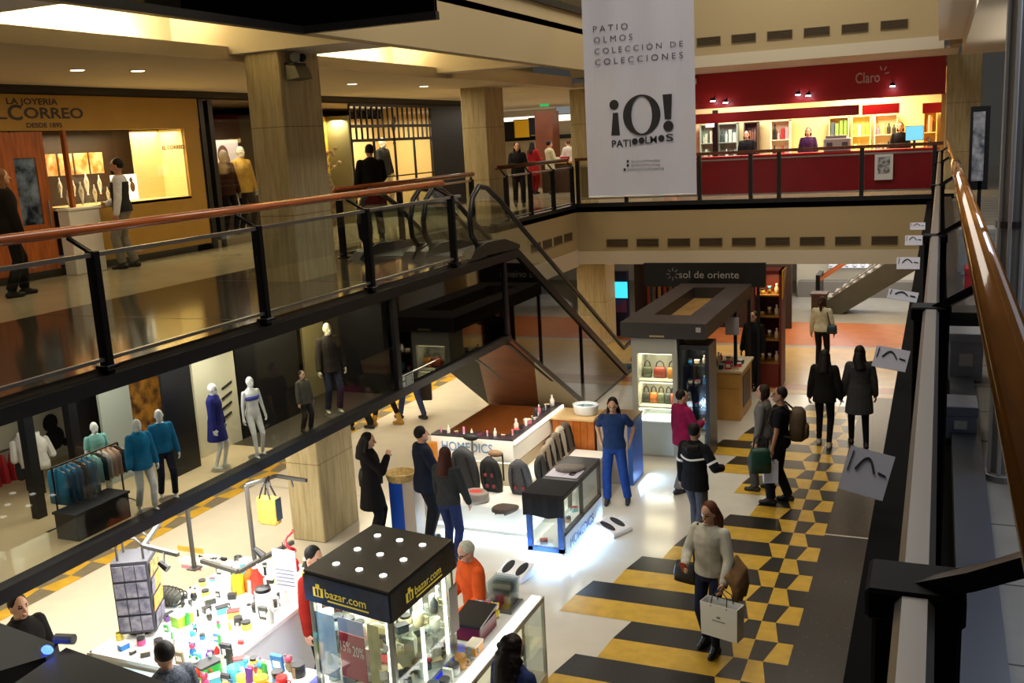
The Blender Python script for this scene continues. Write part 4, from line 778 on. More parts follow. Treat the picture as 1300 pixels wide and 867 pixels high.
for i in range(8): an = 2*PI*i/8; m.obox(c+Vector((.1*math.cos(an), 0, .1*math.sin(an))), (.035*math.cos(an), 0, .035*math.sin(an)), (0, .004, 0), (-.012*math.sin(an), 0, .012*math.cos(an)))
m.build('sun_logo', mat('#7a706c', .5), sb)
# ---------------------------------------------------------------- massage kiosk
LW = mat('#f2efe6', .45); BLUE = mat('#2a5aa8', .4); WOODK = mat('#6e3a14', .35, 0, .15, 3, stretch=(4, 1, 1)); GLOWC = mat('#cfe6ff', .5, emit=8); GLOWW = mat('#fff2d8', .5, emit=2.2)
k = thing('kiosk_counter', 'white massage kiosk counter with wooden top, dark rim and blue lettering', 'counter', (-6.3, 13.8, 0))
MB().box(-7.0, 12.86, 0, -5.84, 14.86, 1.0).build('core', WOODK, k)
MB().box(-7.02, 12.72, .74, -5.66, 12.86, 1.08).prism([(-5.84, 12.861, 1.079), (-5.66, 12.861, 1.079), (-5.66, 12.861, .74), (-5.84, 12.861, .66)], (0, 1.98, 0)).build('upper_panel', LW, k); MB().box(-6.98, 12.76, 0, -5.72, 12.86, .72).box(-5.839, 12.861, 0, -5.74, 14.85, .655).build('lower_panel', mat('#e6dac0', .5), k)
MB().box(-7.02, 12.72, 1.08, -5.66, 12.95, 1.105).box(-5.84, 12.95, 1.08, -5.66, 14.84, 1.105).build('rim', mat('#3a3238', .35), k); MB().box(-7.0, 12.735, .722, -5.68, 12.75, .738).box(-5.665, 12.75, 1.02, -5.64, 14.84, 1.07).build('light_strip', GLOWW, k)
a, b = pY(562, 577, 12.715), pY(626, 580, 12.715); text('lettering', 'HOMEDICS', (a.x, 12.715, .87), (1, 0, 0), (0, 0, 1), .14, mat('#5a8ac0', .5), k, width=b.x-a.x)
area('kiosk_fill_lamp', (-6.2, 12.1, 1.7), 1.3, 12, (1, .9, .7), (0, .8, -1), sy=.15); area('kiosk_fill_lamp', (-6.0, 11.6, 1.9), 1.3, 12, (1, .95, .85), (0, .5, -1), sy=.15); area('kiosk_fill_lamp', (-5.2, 13.5, 1.9), .15, 18, (1, .92, .75), (-.5, 0, -1), sy=1.4)  # added lamps in open air, brighten the kiosk front and cushions
rnd = random.Random(11)
def product(x, y, z, s, col, kind, lab, grp):
    t = thing({'bottle': 'bottle', 'box': 'gift_box', 'tube': 'cosmetic_tube', 'jar': 'jar', 'toy': 'toy', 'mug': 'mug', 'card': 'packet'}[kind], lab, {'bottle': 'bottle', 'box': 'box', 'tube': 'tube', 'jar': 'jar', 'toy': 'toy', 'mug': 'mug', 'card': 'packet'}[kind], (x, y, z), grp); c = mat(col, .4)
    if kind == 'bottle': MB().lathe((x, y, z), [(s*.3, 0), (s*.34, s*.05), (s*.34, s*.9), (s*.15, s*1.2), (s*.13, s*1.4)], 10).build('body', c, t, smooth=True); MB().lathe((x, y, z+s*1.4), [(s*.17, 0), (s*.17, s*.25)], 8).build('cap', WHITE, t)
    elif kind == 'box':
        a = rnd.uniform(0, 1.5); ax = Vector((math.cos(a), math.sin(a), 0))*s*.5; bx = Vector((-math.sin(a), math.cos(a), 0))*s*.36; MB().obox((x, y, z+s*.3), ax, bx, (0, 0, s*.3)).build('body', c, t, bevel=.004); MB().obox((x, y, z+s*.64), ax*1.06, bx*1.06, (0, 0, s*.05)).build('lid', mat(rnd.choice(('#e8e6dc', '#2a2a2e', '#c83a3a', '#d8c8a0')), .5), t)
    elif kind == 'tube': MB().rings([[Vector((x+s*.25*math.cos(q*PI/4)*kx, y+s*.25*math.sin(q*PI/4)*ky, z+h)) for q in range(8)] for h, kx, ky in ((s*.2, 1, 1), (s*.9, 1, .7), (s*1.5, 1.1, .1))]).build('body', c, t); MB().lathe((x, y, z), [(s*.2, 0), (s*.2, s*.2)], 8).build('cap', WHITE, t)
    elif kind == 'jar': MB().lathe((x, y, z), [(s*.4, 0), (s*.45, s*.08), (s*.45, s*.5), (s*.36, s*.6)], 12).build('body', c, t, smooth=True); MB().lathe((x, y, z+s*.6), [(s*.42, 0), (s*.42, s*.2)], 12).build('lid', mat('#2a2a2c', .4), t)
    elif kind == 'mug': MB().lathe((x, y, z), [(s*.4, 0), (s*.42, s*.05), (s*.42, s*.95), (s*.36, s*.95), (s*.34, s*.2)], 14).build('body', c, t, smooth=True); MB().tube([(x+s*.4, y, z+s*.75), (x+s*.72, y, z+s*.7), (x+s*.72, y, z+s*.3), (x+s*.4, y, z+s*.22)], s*.07, 6).build('handle', c, t)
    elif kind == 'toy':
        MB().ell((x, y, z+s*.42), (s*.34, s*.3, s*.42), 12, 8).build('body', c, t, smooth=True); MB().ell((x, y, z+s*1.0), (s*.3, s*.28, s*.28), 12, 8).build('head', mat(rnd.choice(('#f0d8b0', '#f4f0e8', '#d84a6a', '#4ab0d8')), .5), t, smooth=True)
        m = MB(); [m.ell((x+i*s*.26, y, z+s*1.24), (s*.12, s*.08, s*.12), 8, 5) for i in (-1, 1)]; m.build('ears', c, t)
    else: MB().obox((x, y, z+s*.6), (s*.45, 0, 0), (0, s*.1, s*.04), (0, -s*.05, s*.6)).build('sheet', c, t); MB().obox((x, y-s*.1, z+s*.55), (s*.3, 0, 0), (0, s*.01, 0), (0, -s*.02, s*.25)).build('printed_window', mat('#e8e4dc', .4), t)
    return t
for i in range(9): product(-6.9+.13*i, 12.83, 1.105, .055+.02*(i % 2), ('#d88aa8', '#e8d8c8', '#7a3a50')[i % 3], ('tube', 'bottle', 'box')[i % 3], 'small pink or pale cosmetic standing on the front rim of the massage kiosk', 'cosmetics on the front rim')
for i in range(16): product(-5.76+rnd.uniform(-.05, .03), 12.95+.12*i, 1.105, .06+.025*(i % 3), ('#d87a90', '#3a4a48', '#e0c8c0', '#2a2c34', '#f0e8e0')[i % 5], ('tube', 'box', 'bottle', 'jar')[i % 4], 'small cosmetic among the row along the side rim of the massage kiosk', 'cosmetics on the side rim')
# side display with cushions, wooden cabinet, basin
sd = thing('display_bench', 'cream display bench with white edge holding massage cushions', 'bench', (-5.2, 13.2, 0)); MB().box(-5.72, 12.72, 0, -4.72, 14.15, .5).build('body', mat('#e0d4ba', .5), sd); MB().box(-5.64, 12.70, .5, -4.68, 14.18, .54).build('top', LW, sd, bevel=.005)
def cushion(c, w, h, th, tilt, yawd, col, lab, name='massage_cushion', grp=None, spots=None, knob=True):
    t = thing(name, lab, 'cushion', tuple(c), grp); c = Vector(c); R = Matrix.Rotation(math.radians(yawd), 3, 'Z') @ Matrix.Rotation(math.radians(-tilt), 3, 'X'); rs = []
    for i in range(9):
        f = i/8; wz = w/2*(.86+.14*math.sin(PI*min(1, f*1.3)))*(1 if f < .75 else math.sqrt(max(.05, 1-((f-.75)/.26)**2))*.98+.02); tz = th*(.8+.35*math.sin(PI*f))
        rs.append([c+R @ Vector((wz*math.copysign(abs(math.cos(a))**.5, math.cos(a)), tz/2*math.copysign(abs(math.sin(a))**.7, math.sin(a)), h*f)) for a in [2*PI*q/16 for q in range(16)]])
    MB().rings(rs).build('pad', mat(col, .75, 0, .15, 25), t, smooth=True)
    for sx in (-1, 1): MB().tube([c+R @ Vector((sx*w*.3, -th*.62, h*.12)), c+R @ Vector((sx*w*.26, -th*.66, h*.5)), c+R @ Vector((sx*w*.2, -th*.6, h*.85))], .012, 6).build('piping', mat('#0f0f11', .5), t)
    for z in spots or ():
        for sx in (-1, 1): MB().ell(c+R @ Vector((sx*w*.16, -th*.58, h*z)), (.032, .024, .032), 10, 6).build('massage_node', mat('#80303a', .5), t)
    return t
for i, (y, col, hh) in enumerate(((12.82, '#2a2826', .32), (13.06, '#8a7a66', .40), (13.28, '#8a7f70', .44), (13.49, '#6a5c4c', .47), (13.72, '#a89c88', .5), (13.95, '#4c4138', .5))): cushion((-5.24, y, .54), .5, hh, .075, 9, 90, col, 'massage cushion leaning in the row on the cream bench', grp='cushions on the cream bench')
wc = thing('cabinet', 'orange wooden cabinet of vertical boards behind the woman in scrubs', 'cabinet', (-5.2, 14.35, 0)); m = MB()
for i in range(6): m.box(-5.62+.118*i, 14.24, 0, -5.62+.118*i+.112, 14.3, 1.0)
m.build('boards', mat('#b8651f', .4, 0, .2, 5), wc); MB().box(-5.62, 14.3, 0, -4.93, 14.8, 1.0).build('body', mat('#a85a1c', .4, 0, .1, 4), wc); MB().box(-5.66, 14.2, 1.0, -4.9, 14.82, 1.03).build('top', mat('#c9a878', .4), wc)
bs = thing('foot_spa', 'white foot spa basin with blue-grey inside on the wooden cabinet', 'basin', (-5.2, 14.4, 1.03)); c = (-5.14, 14.52, 1.03); MB().lathe(c, [(.16, 0), (.19, .02), (.21, .14), (.22, .17), (.19, .17), (.17, .05)], 20, sy=.8).build('basin', mat('#dfe6ea', .3), bs, smooth=True); MB().lathe((c[0], c[1], 1.155), [(.178, 0), (.18, .004)], 18, sy=.8).build('water', mat('#7d9cae', .15), bs); m = MB(); [m.ell((c[0]+sx*.07, c[1], 1.16), (.035, .08, .02)) for sx in (-1, 1)]; m.build('foot_rest', mat('#56707e', .4), bs)
bb = thing('blue_cabinet', 'grey-fronted cabinet with blue side and brown top beside the lit tower', 'cabinet', (-4.6, 14.4, 0)); MB().box(-4.86, 14.2, 0, -4.36, 14.76, 1.04).build('body', mat('#a09488', .5), bb); MB().box(-4.36, 14.2, 0, -4.28, 14.76, 1.04).build('side_panel', BLUE, bb); MB().box(-4.88, 14.18, 1.04, -4.27, 14.78, 1.07).build('top', mat('#6a5236', .4), bb)
# massage chairs, bench, foot massagers
be = thing('low_bench', 'low white bench lit from below in front of the massage kiosk', 'bench', (-5.7, 12, 0)); MB().box(-6.75, 11.85, .08, -5.05, 12.68, .40).build('body', LW, be, bevel=.02); MB().box(-6.6, 11.92, 0, -5.2, 12.6, .08).build('plinth', mat('#d8e6f4', .5, emit=1.0), be)
cushion((-6.25, 12.35, .40), .42, .72, .13, -12, 0, '#2f3032', 'dark massage chair back with round black headrest', 'massage_chair_cover'); t = thing('headrest', 'round black headrest pillow above the leftmost massage chair', 'pillow', (-6.25, 12.5, 1.2)); MB().ell((-6.25, 12.52, 1.17), (.13, .055, .06), 16, 9).build('pad', mat('#0b0b0c', .6), t, smooth=True); MB().tube([(-6.25, 12.56, .7), (-6.25, 12.56, 1.14)], .018, 8).build('stem', STEEL, t)
cushion((-5.88, 12.42, .40), .34, .56, .12, -12, 0, '#1f1f20', 'black massage back cushion with red nodes and tan headrest', 'massage_chair_cover', spots=(.22, .55)); t = thing('headrest', 'tan headrest pillow on the black massage back cushion', 'pillow', (-5.88, 12.55, .95)); MB().ell((-5.88, 12.56, .93), (.125, .05, .055), 14, 8).build('pad', mat('#8a6a4c', .6), t, smooth=True); MB().box(-5.98, 12.60, .5, -5.96, 12.615, .93).box(-5.8, 12.60, .5, -5.78, 12.615, .93).build('strap', BLACK, t)
cushion((-5.42, 12.42, .40), .36, .55, .12, -12, 0, '#4a4a4e', 'grey massage back cushion with red nodes on the white bench', 'massage_chair_cover', spots=(.25,))
cushion((-5.4, 11.9, .41), .34, .38, .08, -82, 0, '#4a3c30', 'flat brown seat cushion lying on the white bench', 'seat_cushion')
def foot_massager(c, yawd, lab, s=1):
    t = thing('foot_massager', lab, 'foot massager', tuple(c)); c = Vector(c); R = Matrix.Rotation(math.radians(yawd), 3, 'Z'); q = lambda x, y, z: c+R @ Vector((x*s, y*s, z*s))
    MB().prism([q(-.2, -.18, 0), q(.2, -.18, 0), q(.22, .2, 0), q(-.22, .2, 0)], (0, 0, .05*s)).add([q(-.2, -.18, .05), q(.2, -.18, .05), q(.22, .2, .05), q(-.22, .2, .05), q(-.18, -.15, .07), q(.18, -.15, .07), q(.2, .18, .15), q(-.2, .18, .15)], [(3, 2, 1, 0), (4, 5, 6, 7), (0, 1, 5, 4), (1, 2, 6, 5), (2, 3, 7, 6), (3, 0, 4, 7)]).build('body', mat('#e8e8ec', .35), t, bevel=.012)
    for sx in (-1, 1):
        R2 = R @ Matrix.Rotation(math.atan(.08/.33), 3, 'X'); MB().ell(q(sx*.10, .02, .112), (.062*s, .14*s, .014*s), 14, 7, rot=R2).build('foot_pad', mat('#16161a', .6), t, smooth=True)
foot_massager((-4.80, 10.62, 0), -8, 'white foot massager with two black pads in front of the blue-framed glass case'); foot_massager((-4.03, 12.35, 0), 65, 'white foot massager with two black pads beside the lettered side of the glass case')
t = thing('foot_warmer', 'grey oval foot warmer with red inside at the left end of the bench', 'foot warmer', (-5.95, 11.95, .4)); MB().lathe((-5.95, 11.98, .4), [(.18, 0), (.2, .03), (.19, .12), (.14, .16), (.12, .1)], 16, sy=.75).build('shell', mat('#8a7f76', .4), t, smooth=True); MB().ell((-5.95, 11.98, .53), (.11, .08, .035)).build('pad', mat('#c03a34', .6), t, smooth=True)
# blue framed glass display case
dc = thing('display_case', 'blue-framed glass display case with black cloth over its top and glowing base', 'display case', (-4.55, 11.85, 0)); x0, x1, y0, y1, zt = -4.80, -4.30, 11.08, 12.66, .92
m = MB(); 
for x in (x0, x1-.07): m.box(x, y0, .17, x+.07, y0+.05, zt)
m.box(x0, y0, .17, x1, y0+.05, .23); m.box(x0, y0, zt-.06, x1, y0+.05, zt); m.build('front_frame', BLUE, dc)
m = MB()
for y in (y0+.05, (y0+y1)/2-.02, y1-.05): m.box(x1-.045, y, .38, x1, y+.045, zt)
m.box(x1-.045, y0+.05, .38, x1, y1, .43); m.box(x1-.045, y0+.05, zt-.05, x1, y1, zt); m.box(x0, y1-.04, .17, x0+.05, y1, zt); m.build('side_frame', mat('#4a3c30', .5), dc)
MB().box(x1-.03, y0+.06, .1, x1+.01, y1, .38).build('lower_panel', mat('#dfe6ee', .5), dc); text('lettering', 'HOMEDICS', (x1+.012, y0+.22, .17), (0, 1, 0), (0, 0, 1), .13, BLUE, dc, width=.95, bold=.015)
MB().box(x0+.02, y0+.02, .1, x1-.02, y1-.02, .18).build('base', LW, dc); MB().box(x0, y0, .0, x1-.01, y1, .10).build('light_strip', mat('#d6ecff', .5, emit=9), dc)
MB().box(x0+.02, y0+.1, .54, x1-.06, y1-.05, .555).build('shelf', GLASS, dc); MB().box(x0+.07, y0+.01, .23, x1-.07, y0+.016, zt-.06).box(x1-.02, y0+.1, .43, x1-.014, y1-.05, zt-.05).build('glass_pane', GLASS, dc); MB().box(x0, y0, zt, x1, y1, zt+.03).build('top', mat('#2a2a30', .4), dc)
m = MB(); n = 8; rs = []
for i in range(n+1):
    x = x0-.03+(x1-x0+.06)*i/n; w_ = .008*math.sin(i*2.1); rs.append([(x, y0+.55, zt+.032), (x, y0+.55, zt+.045), (x, y0-.02, zt+.045), (x, y0-.035+w_, zt-.02), (x, y0-.03+w_, .66+.015*math.sin(i)), (x, y0-.018+w_, .66+.015*math.sin(i)), (x, y0-.015, zt+.025)])
m.rings(rs); m.build('cloth', mat('#0c0c12', .85), dc)
for i in range(7): product(x0+.14+.05*(i % 3), y0+.22+.2*i, .18+(.375 if i % 2 else 0), .10, ('#a88a7a', '#d8d0cc', '#6ab0b0', '#3a3a40')[i % 4], ('box', 'jar', 'bottle')[i % 3], 'boxed product inside the blue-framed glass case', 'products in the blue-framed case')
cushion((-4.55, 12.25, .955), .40, .34, .07, -84, 0, '#7a716a', 'grey brown seat cushion lying on the far end of the glass case', 'seat_cushion')
t = thing('magazine', 'open pale magazine on the black cloth of the glass case', 'magazine', (-4.55, 11.95, .95)); MB().box(-4.78, 11.75, .952, -4.55, 12.08, .962).box(-4.545, 11.75, .952, -4.33, 12.08, .962).build('pages', mat('#c9c4d4', .5), t); MB().box(-4.47, 11.84, .962, -4.4, 11.98, .975).build('pen_holder', BLACK, t)
area('case_led', (-4.22, 11.9, .06), .12, 20, (.3, .58, 1), (1, 0, -.25), sy=1.6); area('case_led', (-4.55, 11.0, .06), .5, 16, (.3, .58, 1), (0, -1, -.25), sy=.1); area('case_led', (-4.2, 14.5, .1), .1, 10, (.35, .62, 1), (1, 0, -.3), sy=.5); area('bench_led', (-5.7, 11.8, .1), 1.3, 12, (.5, .74, 1), (0, -1, -.3), sy=.1); area('case_inner', (-4.55, 11.9, .9), .3, 5, (.9, .97, 1), sy=1.3)
# blue column stand with wicker tray next to the woman in black, orange panel
t = thing('stand', 'bright blue stand with a round wicker tray between two shoppers', 'stand', (-6.85, 11.45, 0)); MB().box(-7.0, 11.35, 0, -6.78, 11.6, .82).build('body', mat('#1550c0', .4), t); MB().box(-6.78, 11.35, 0, -6.6, 11.6, .82).build('side', mat('#b8aca0', .5), t); MB().lathe((-6.86, 11.47, .83), [(.16, 0), (.20, .10), (.22, .10), (.19, -.01)], 18).build('tray', mat('#c0a468', .7, 0, .2, 30), t)
t = thing('panel', 'orange upright panel at the left end of the massage kiosk', 'panel', (-7.0, 12.65, 0)); MB().box(-7.02, 12.58, .04, -6.9, 12.68, 1.0).build('board', mat('#c87a1e', .5), t); MB().box(-7.04, 12.54, 0, -6.88, 12.72, .04).build('foot', DARKM, t)
# ---------------------------------------------------------------- dark kiosk with the lit glass tower
k = thing('kiosk_canopy', 'dark rectangular ring canopy on slim posts over the far kiosk', 'canopy', (-4.1, 17.9, 0)); x0, x1, y0, y1 = -4.86, -3.42, 15.62, 19.95; dk = mat('#2e2724', .5)
MB().box(x0, y0, 2.08, x1, y0+.75, 2.34).box(x0, y1-.5, 2.08, x1, y1, 2.34).box(x0, y0+.75, 2.08, x0+.38, y1-.5, 2.34).box(x1-.42, y0+.75, 2.08, x1, y1-.5, 2.34).build('ring', dk, k); MB().box(x0+.38, y0+.75, 2.10, x1-.42, y1-.5, 2.12).build('inner_ceiling', mat('#8a6a34', .5, 0, .2, 3), k)
for x in (x0+.04, x1-.04): 
    for y in (y1-.1, (y0+y1)/2+.6): MB().box(x-.03, y-.03, 0, x+.03, y+.03, 2.08).build('post', BLACK, k)
for i in range(2): c = pY(893, 408, y0-.01); MB().box(x1-.16, y0-.006, 2.2, x1-.08, y0, 2.28).build('emblem', mat('#a8a09a', .5), k) if i == 0 else MB().box(x0+.5, y0-.006, 2.1, x0+.75, y0, 2.13).build('lettering', mat('#a89468', .5), k)
w = thing('display_tower', 'pale lit glass tower with two shelves of handbags', 'display case', (-4.28, 15.95, 0)); a, b = -4.70, -3.92; fr = mat('#a8a89c', .5)
MB().box(a, 15.68, 0, a+.10, 16.25, 2.06).box(b-.08, 15.68, 0, b, 16.25, 2.06).box(a+.1, 15.68, 1.80, b-.08, 16.25, 2.06).box(a+.1, 16.2, .02, b-.08, 16.25, 1.8).box(a+.1, 15.68, 0, b-.08, 16.2, .04).build('frame', fr, w); MB().box(a+.1, 15.68, .04, b-.08, 15.7, .62).build('lower_panel', mat('#b9c9cc', .3), w)
for z in (1.30, .85, .60): MB().box(a+.1, 15.7, z, b-.08, 16.2, z+.03).build('shelf', mat('#d8dcd0', .3), w)
for z in (1.78, 1.28, .83): MB().box(a+.12, 15.74, z, b-.1, 15.77, z+.018).build('light_strip', mat('#fff0c0', .5, emit=7), w); area('tower_lamp', ((a+b)/2, 15.85, z-.01), .5, 5, (1, .9, .62) if z > .9 else (.9, .97, 1), sy=.15)
MB().box(a+.1, 15.684, .62, b-.08, 15.688, 1.8).build('glass_pane', GLASS_S, w)
for i, (x, z, c, ww) in enumerate(((-4.5, 1.335, '#4a5038', .16), (-4.28, 1.335, '#8a3018', .22), (-4.08, 1.335, '#b87a2c', .14), (-4.53, .885, '#3a3a36', .13), (-4.4, .885, '#b0622a', .14), (-4.27, .885, '#5a6048', .13), (-4.14, .885, '#3f4648', .13), (-4.05, .885, '#b05028', .12))): handbag(('dark olive', 'red brown', 'tan', 'charcoal', 'orange tan', 'green grey', 'slate', 'rust')[i]+' handbag on the '+('upper' if z > 1 else 'lower')+' shelf of the lit glass tower', (x, 15.95, z), ww, .12, .18, c, 0)
dt = thing('display_tower', 'dark glass tower with small hanging goods right of the lit tower', 'display case', (-3.65, 16, 0)); MB().box(-3.9, 15.75, 0, -3.84, 16.35, 1.95).box(-3.46, 15.75, 0, -3.40, 16.35, 1.95).box(-3.84, 16.3, 0, -3.46, 16.35, 1.95).box(-3.84, 15.75, 0, -3.46, 16.3, .08).box(-3.84, 15.75, 1.88, -3.46, 16.3, 1.95).build('frame', BLACK, dt); MB().box(-3.84, 15.77, .08, -3.46, 15.78, 1.88).build('glass_pane', GLASS_S, dt)
for kz in (.45, .85, 1.25, 1.6):
    MB().box(-3.84, 15.8, kz-.015, -3.46, 16.28, kz).build('shelf', GLASS, dt)
    for i in range(3): product(-3.77+.12*i, 15.98, kz, .085, ('#c89a6a', '#3a8ac8', '#d8c8a8', '#c0b8b0', '#4a98d8')[(i+int(kz*10)) % 5], ('jar', 'box', 'bottle')[i], 'small good on the shelves of the dark glass tower', 'goods in the dark tower')
MB().box(-3.80, 15.79, .085, -3.5, 16.2, .4).build('drawer_front', mat('#d8c8a0', .5), dt); area('tower_lamp', (-3.65, 15.9, 1.86), .25, 3, (1, .85, .6))
cb = thing('cabinet', 'pale wooden cabinet with a cluttered top in the far kiosk', 'cabinet', (-3.6, 18.5, 0)); MB().box(-3.88, 18.1, 0, -3.32, 19.3, .94).build('body', mat('#c9964a', .5, 0, .08, 4), cb); MB().box(-3.92, 18.06, .94, -3.28, 19.34, .98).build('top', mat('#d8c8a8', .4), cb); MB().box(-3.318, 18.35, .2, -3.31, 19.1, .8).build('side_panel', mat('#4a3018', .5), cb); MB().box(-3.85, 18.092, .62, -3.35, 18.1, .63).build('drawer_line', mat('#8a6228', .5), cb)
for i in range(14): product(-3.84+.14*(i % 4), 18.18+.24*(i//4), .98, .09+.02*(i % 3), ('#e8e4dc', '#2a3440', '#c83040', '#d8c090', '#486078')[i % 5], ('bottle', 'jar', 'card', 'box')[i % 4], 'small item on the cluttered wooden cabinet of the far kiosk', 'items on the wooden cabinet')
t = thing('notice', 'two pale notices hanging in the far kiosk', 'notice', (-3.4, 18.4, 1.4)); a, b = pY(921, 425, 18.2), pY(938, 403, 18.2); MB().box(a.x, 18.2, a.z, b.x, 18.21, b.z).build('sheet', mat('#a8a4a8', .6), t); MB().tube([((a.x+b.x)/2, 18.21, b.z), ((a.x+b.x)/2, 18.3, 2.08)], .005, 5).build('cord', BLACK, t)
fb = thing('display_stand', 'tall gold and red display stand with ornaments at the right of the dark kiosk', 'display stand', (-3.2, 21, 0)); a = -3.42
MB().box(-3.5, 20.75, 0, -2.98, 20.8, .5).box(-3.5, 21.3, 0, -2.98, 21.35, 2.5).box(-3.0, 20.75, 0, -2.95, 21.35, 2.5).box(-3.5, 20.75, 2.42, -2.95, 21.35, 2.5).box(-3.52, 20.75, 0, -3.48, 21.35, 2.5).build('frame', mat('#6a1c10', .5), fb); MB().prism([(-2.94, 20.75, 1.9), (-2.94, 20.75, 2.5), (-2.94, 21.3, 2.5)], (.02, 0, 0)).build('gold_panel', mat('#e0a018', .4), fb)
for z in (.5, 1.0, 1.5, 1.95): MB().box(-3.48, 20.78, z, -3.0, 21.3, z+.03).build('shelf', mat('#8a5a20', .4), fb)
for z in (.53, 1.03, 1.53, 1.98):
    for i in range(3): product(-3.38+.15*i, 20.98, z, .13, ('#c9a050', '#8a6a34', '#e0c890')[i], ('jar', 'toy', 'bottle')[i], 'golden ornament in the tall gold and red stand', 'ornaments in the gold and red stand')
area('stand_lamp', (-3.2, 20.9, 2.38), .3, 7, (1, .8, .4))
# ---------------------------------------------------------------- glass bazaar kiosk with black roof
k = thing('kiosk_roof', 'flat black kiosk roof with nine white lamps and yellow lettered fascias', 'kiosk', (-4.05, 6.35, 0))
Q = [Vector((-4.71, 6.21, 0)), Vector((-4.66, 7.24, 0)), Vector((-3.79, 7.12, 0)), Vector((-3.81, 6.05, 0))]
up = lambda z: [Vector((p.x, p.y, z)) for p in Q]
MB().prism(up(1.78), (0, 0, .25)).build('roof_slab', mat('#1c1915', .5), k, bevel=.01)
cen = sum(Q, Vector())/4; ins = lambda f, z: [Vector((cen.x+(p.x-cen.x)*f, cen.y+(p.y-cen.y)*f, z)) for p in Q]
MB().prism(ins(1.0, 2.03), (0, 0, .02)).build('roof_top', mat('#2b2620', .45, 0, .15, 6), k)
def rp(u, v, z): return (Q[0]*(1-u)+Q[3]*u)*(1-v)+(Q[1]*(1-u)+Q[2]*u)*v+Vector((0, 0, z))
for i in range(3):
    for j in range(3): c = rp(.22+.28*i, .2+.3*j, 2.05); MB().lathe(c, [(.03, 0), (.03, .008), (.015, .011)], 12).build('roof_lamp', mat('#fffdf0', .4, emit=3), k)
NAVY = mat('#0d1a38', .3, hex2='#1c3f6a', scale=5)
fr = (Q[3]-Q[0]).normalized(); rt = (Q[2]-Q[3]).normalized(); nf = Vector((fr.y, -fr.x, 0)); nr = Vector((rt.y, -rt.x, 0))
def fasc(a, b, n, m, nm): MB().prism([Vector((*a.xy, 1.79))+n*.004, Vector((*b.xy, 1.79))+n*.004, Vector((*b.xy, 2.02))+n*.004, Vector((*a.xy, 2.02))+n*.004], n*.008).build(nm, m, k)
fasc(Q[0], Q[3], nf, NAVY, 'front_fascia'); fasc(Q[3], Q[2], nr, mat('#0c0d12', .3, hex2='#2a2d36', scale=4), 'side_fascia')
YT = mat('#e0c84a', .4, emit=.25)
o = Q[0]+fr*.24+nf*.013; text('lettering', 'bazar.com', (o.x, o.y, 1.865), fr, (0, 0, 1), .07, YT, k, width=.44, bold=.01); o2 = Q[3]+rt*.36+nr*.013; text('lettering', 'bazar.com', (o2.x, o2.y, 1.865), rt, (0, 0, 1), .07, YT, k, width=.44, bold=.01)
for oo, ax, n in ((o, fr, nf), (o2, rt, nr)):
    m = MB(); m.obox(oo+ax*.24+Vector((0, 0, 1.835)), ax*.22, n*.002, (0, 0, .006)); m.build('underline', YT, k)
    m = MB(); c = Vector((oo.x, oo.y, 1.89))-ax*.08; m.obox(c, ax*.055, n*.002, (0, 0, .04)); m.obox(c+Vector((0, 0, .055)), ax*.02, n*.002, (0, 0, .015)); m.build('logo', YT, k)
    m = MB(); c = c+n*.003; m.obox(c-ax*.018, ax*.009, n*.002, (0, 0, .03)); m.obox(c+ax*.018, ax*.009, n*.002, (0, 0, .03)); m.build('logo_bars', NAVY, k)
for u, v in ((.04, .04), (.96, .04), (.96, .96), (.04, .96)): c = rp(u, v, 0); MB().box(c.x-.02, c.y-.02, 0, c.x+.02, c.y+.02, 1.78).build('post', STEEL, k)
bs = thing('display_counter', 'glowing blue counter base under the glass walls of the black-roofed kiosk', 'counter', tuple(cen)); MB().prism([p for p in ins(.93, 0)], (0, 0, .08)).build('plinth', BLACK, bs)
MB().prism(ins(.9, .08), (0, 0, .87)).build('body', mat('#2233c8', .4, emit=.9, hex2='#3a4af0', scale=3), bs); MB().prism(ins(.92, .95), (0, 0, .03)).build('worktop', mat('#d8d8d4', .3), bs)
gw = thing('glass_wall', 'clear glass walls of the black-roofed kiosk', 'glass wall', tuple(cen)); I = ins(.985, .99)
for i in range(4): a, b = I[i], I[(i+1) % 4]; d = (b-a).normalized()*.03; MB().prism([a+d, b-d, b-d+Vector((0, 0, .78)), a+d+Vector((0, 0, .78))], (cen-(a+b)/2).xy.to_3d().normalized()*.006).build('pane', GLASS, gw)
area('bazaar_lamp', (cen.x, cen.y, 1.76), .75, 34, (1, .98, .86)); MB().prism(ins(.45, .98), (0, 0, .78)).build('brightening_core', mat('#d8d8c4', .5), gw)  # white core added to make the kiosk inside brighter
for u, v in ((.1, .06), (.9, .06), (.94, .5), (.9, .93)): c = rp(u, v, .99); MB().box(c.x-.012, c.y-.012, .99, c.x+.012, c.y+.012, 1.77).build('light_strip', mat('#fffbe6', .4, emit=2.5), gw)  # glowing corner strips added to brighten the goods behind the glass

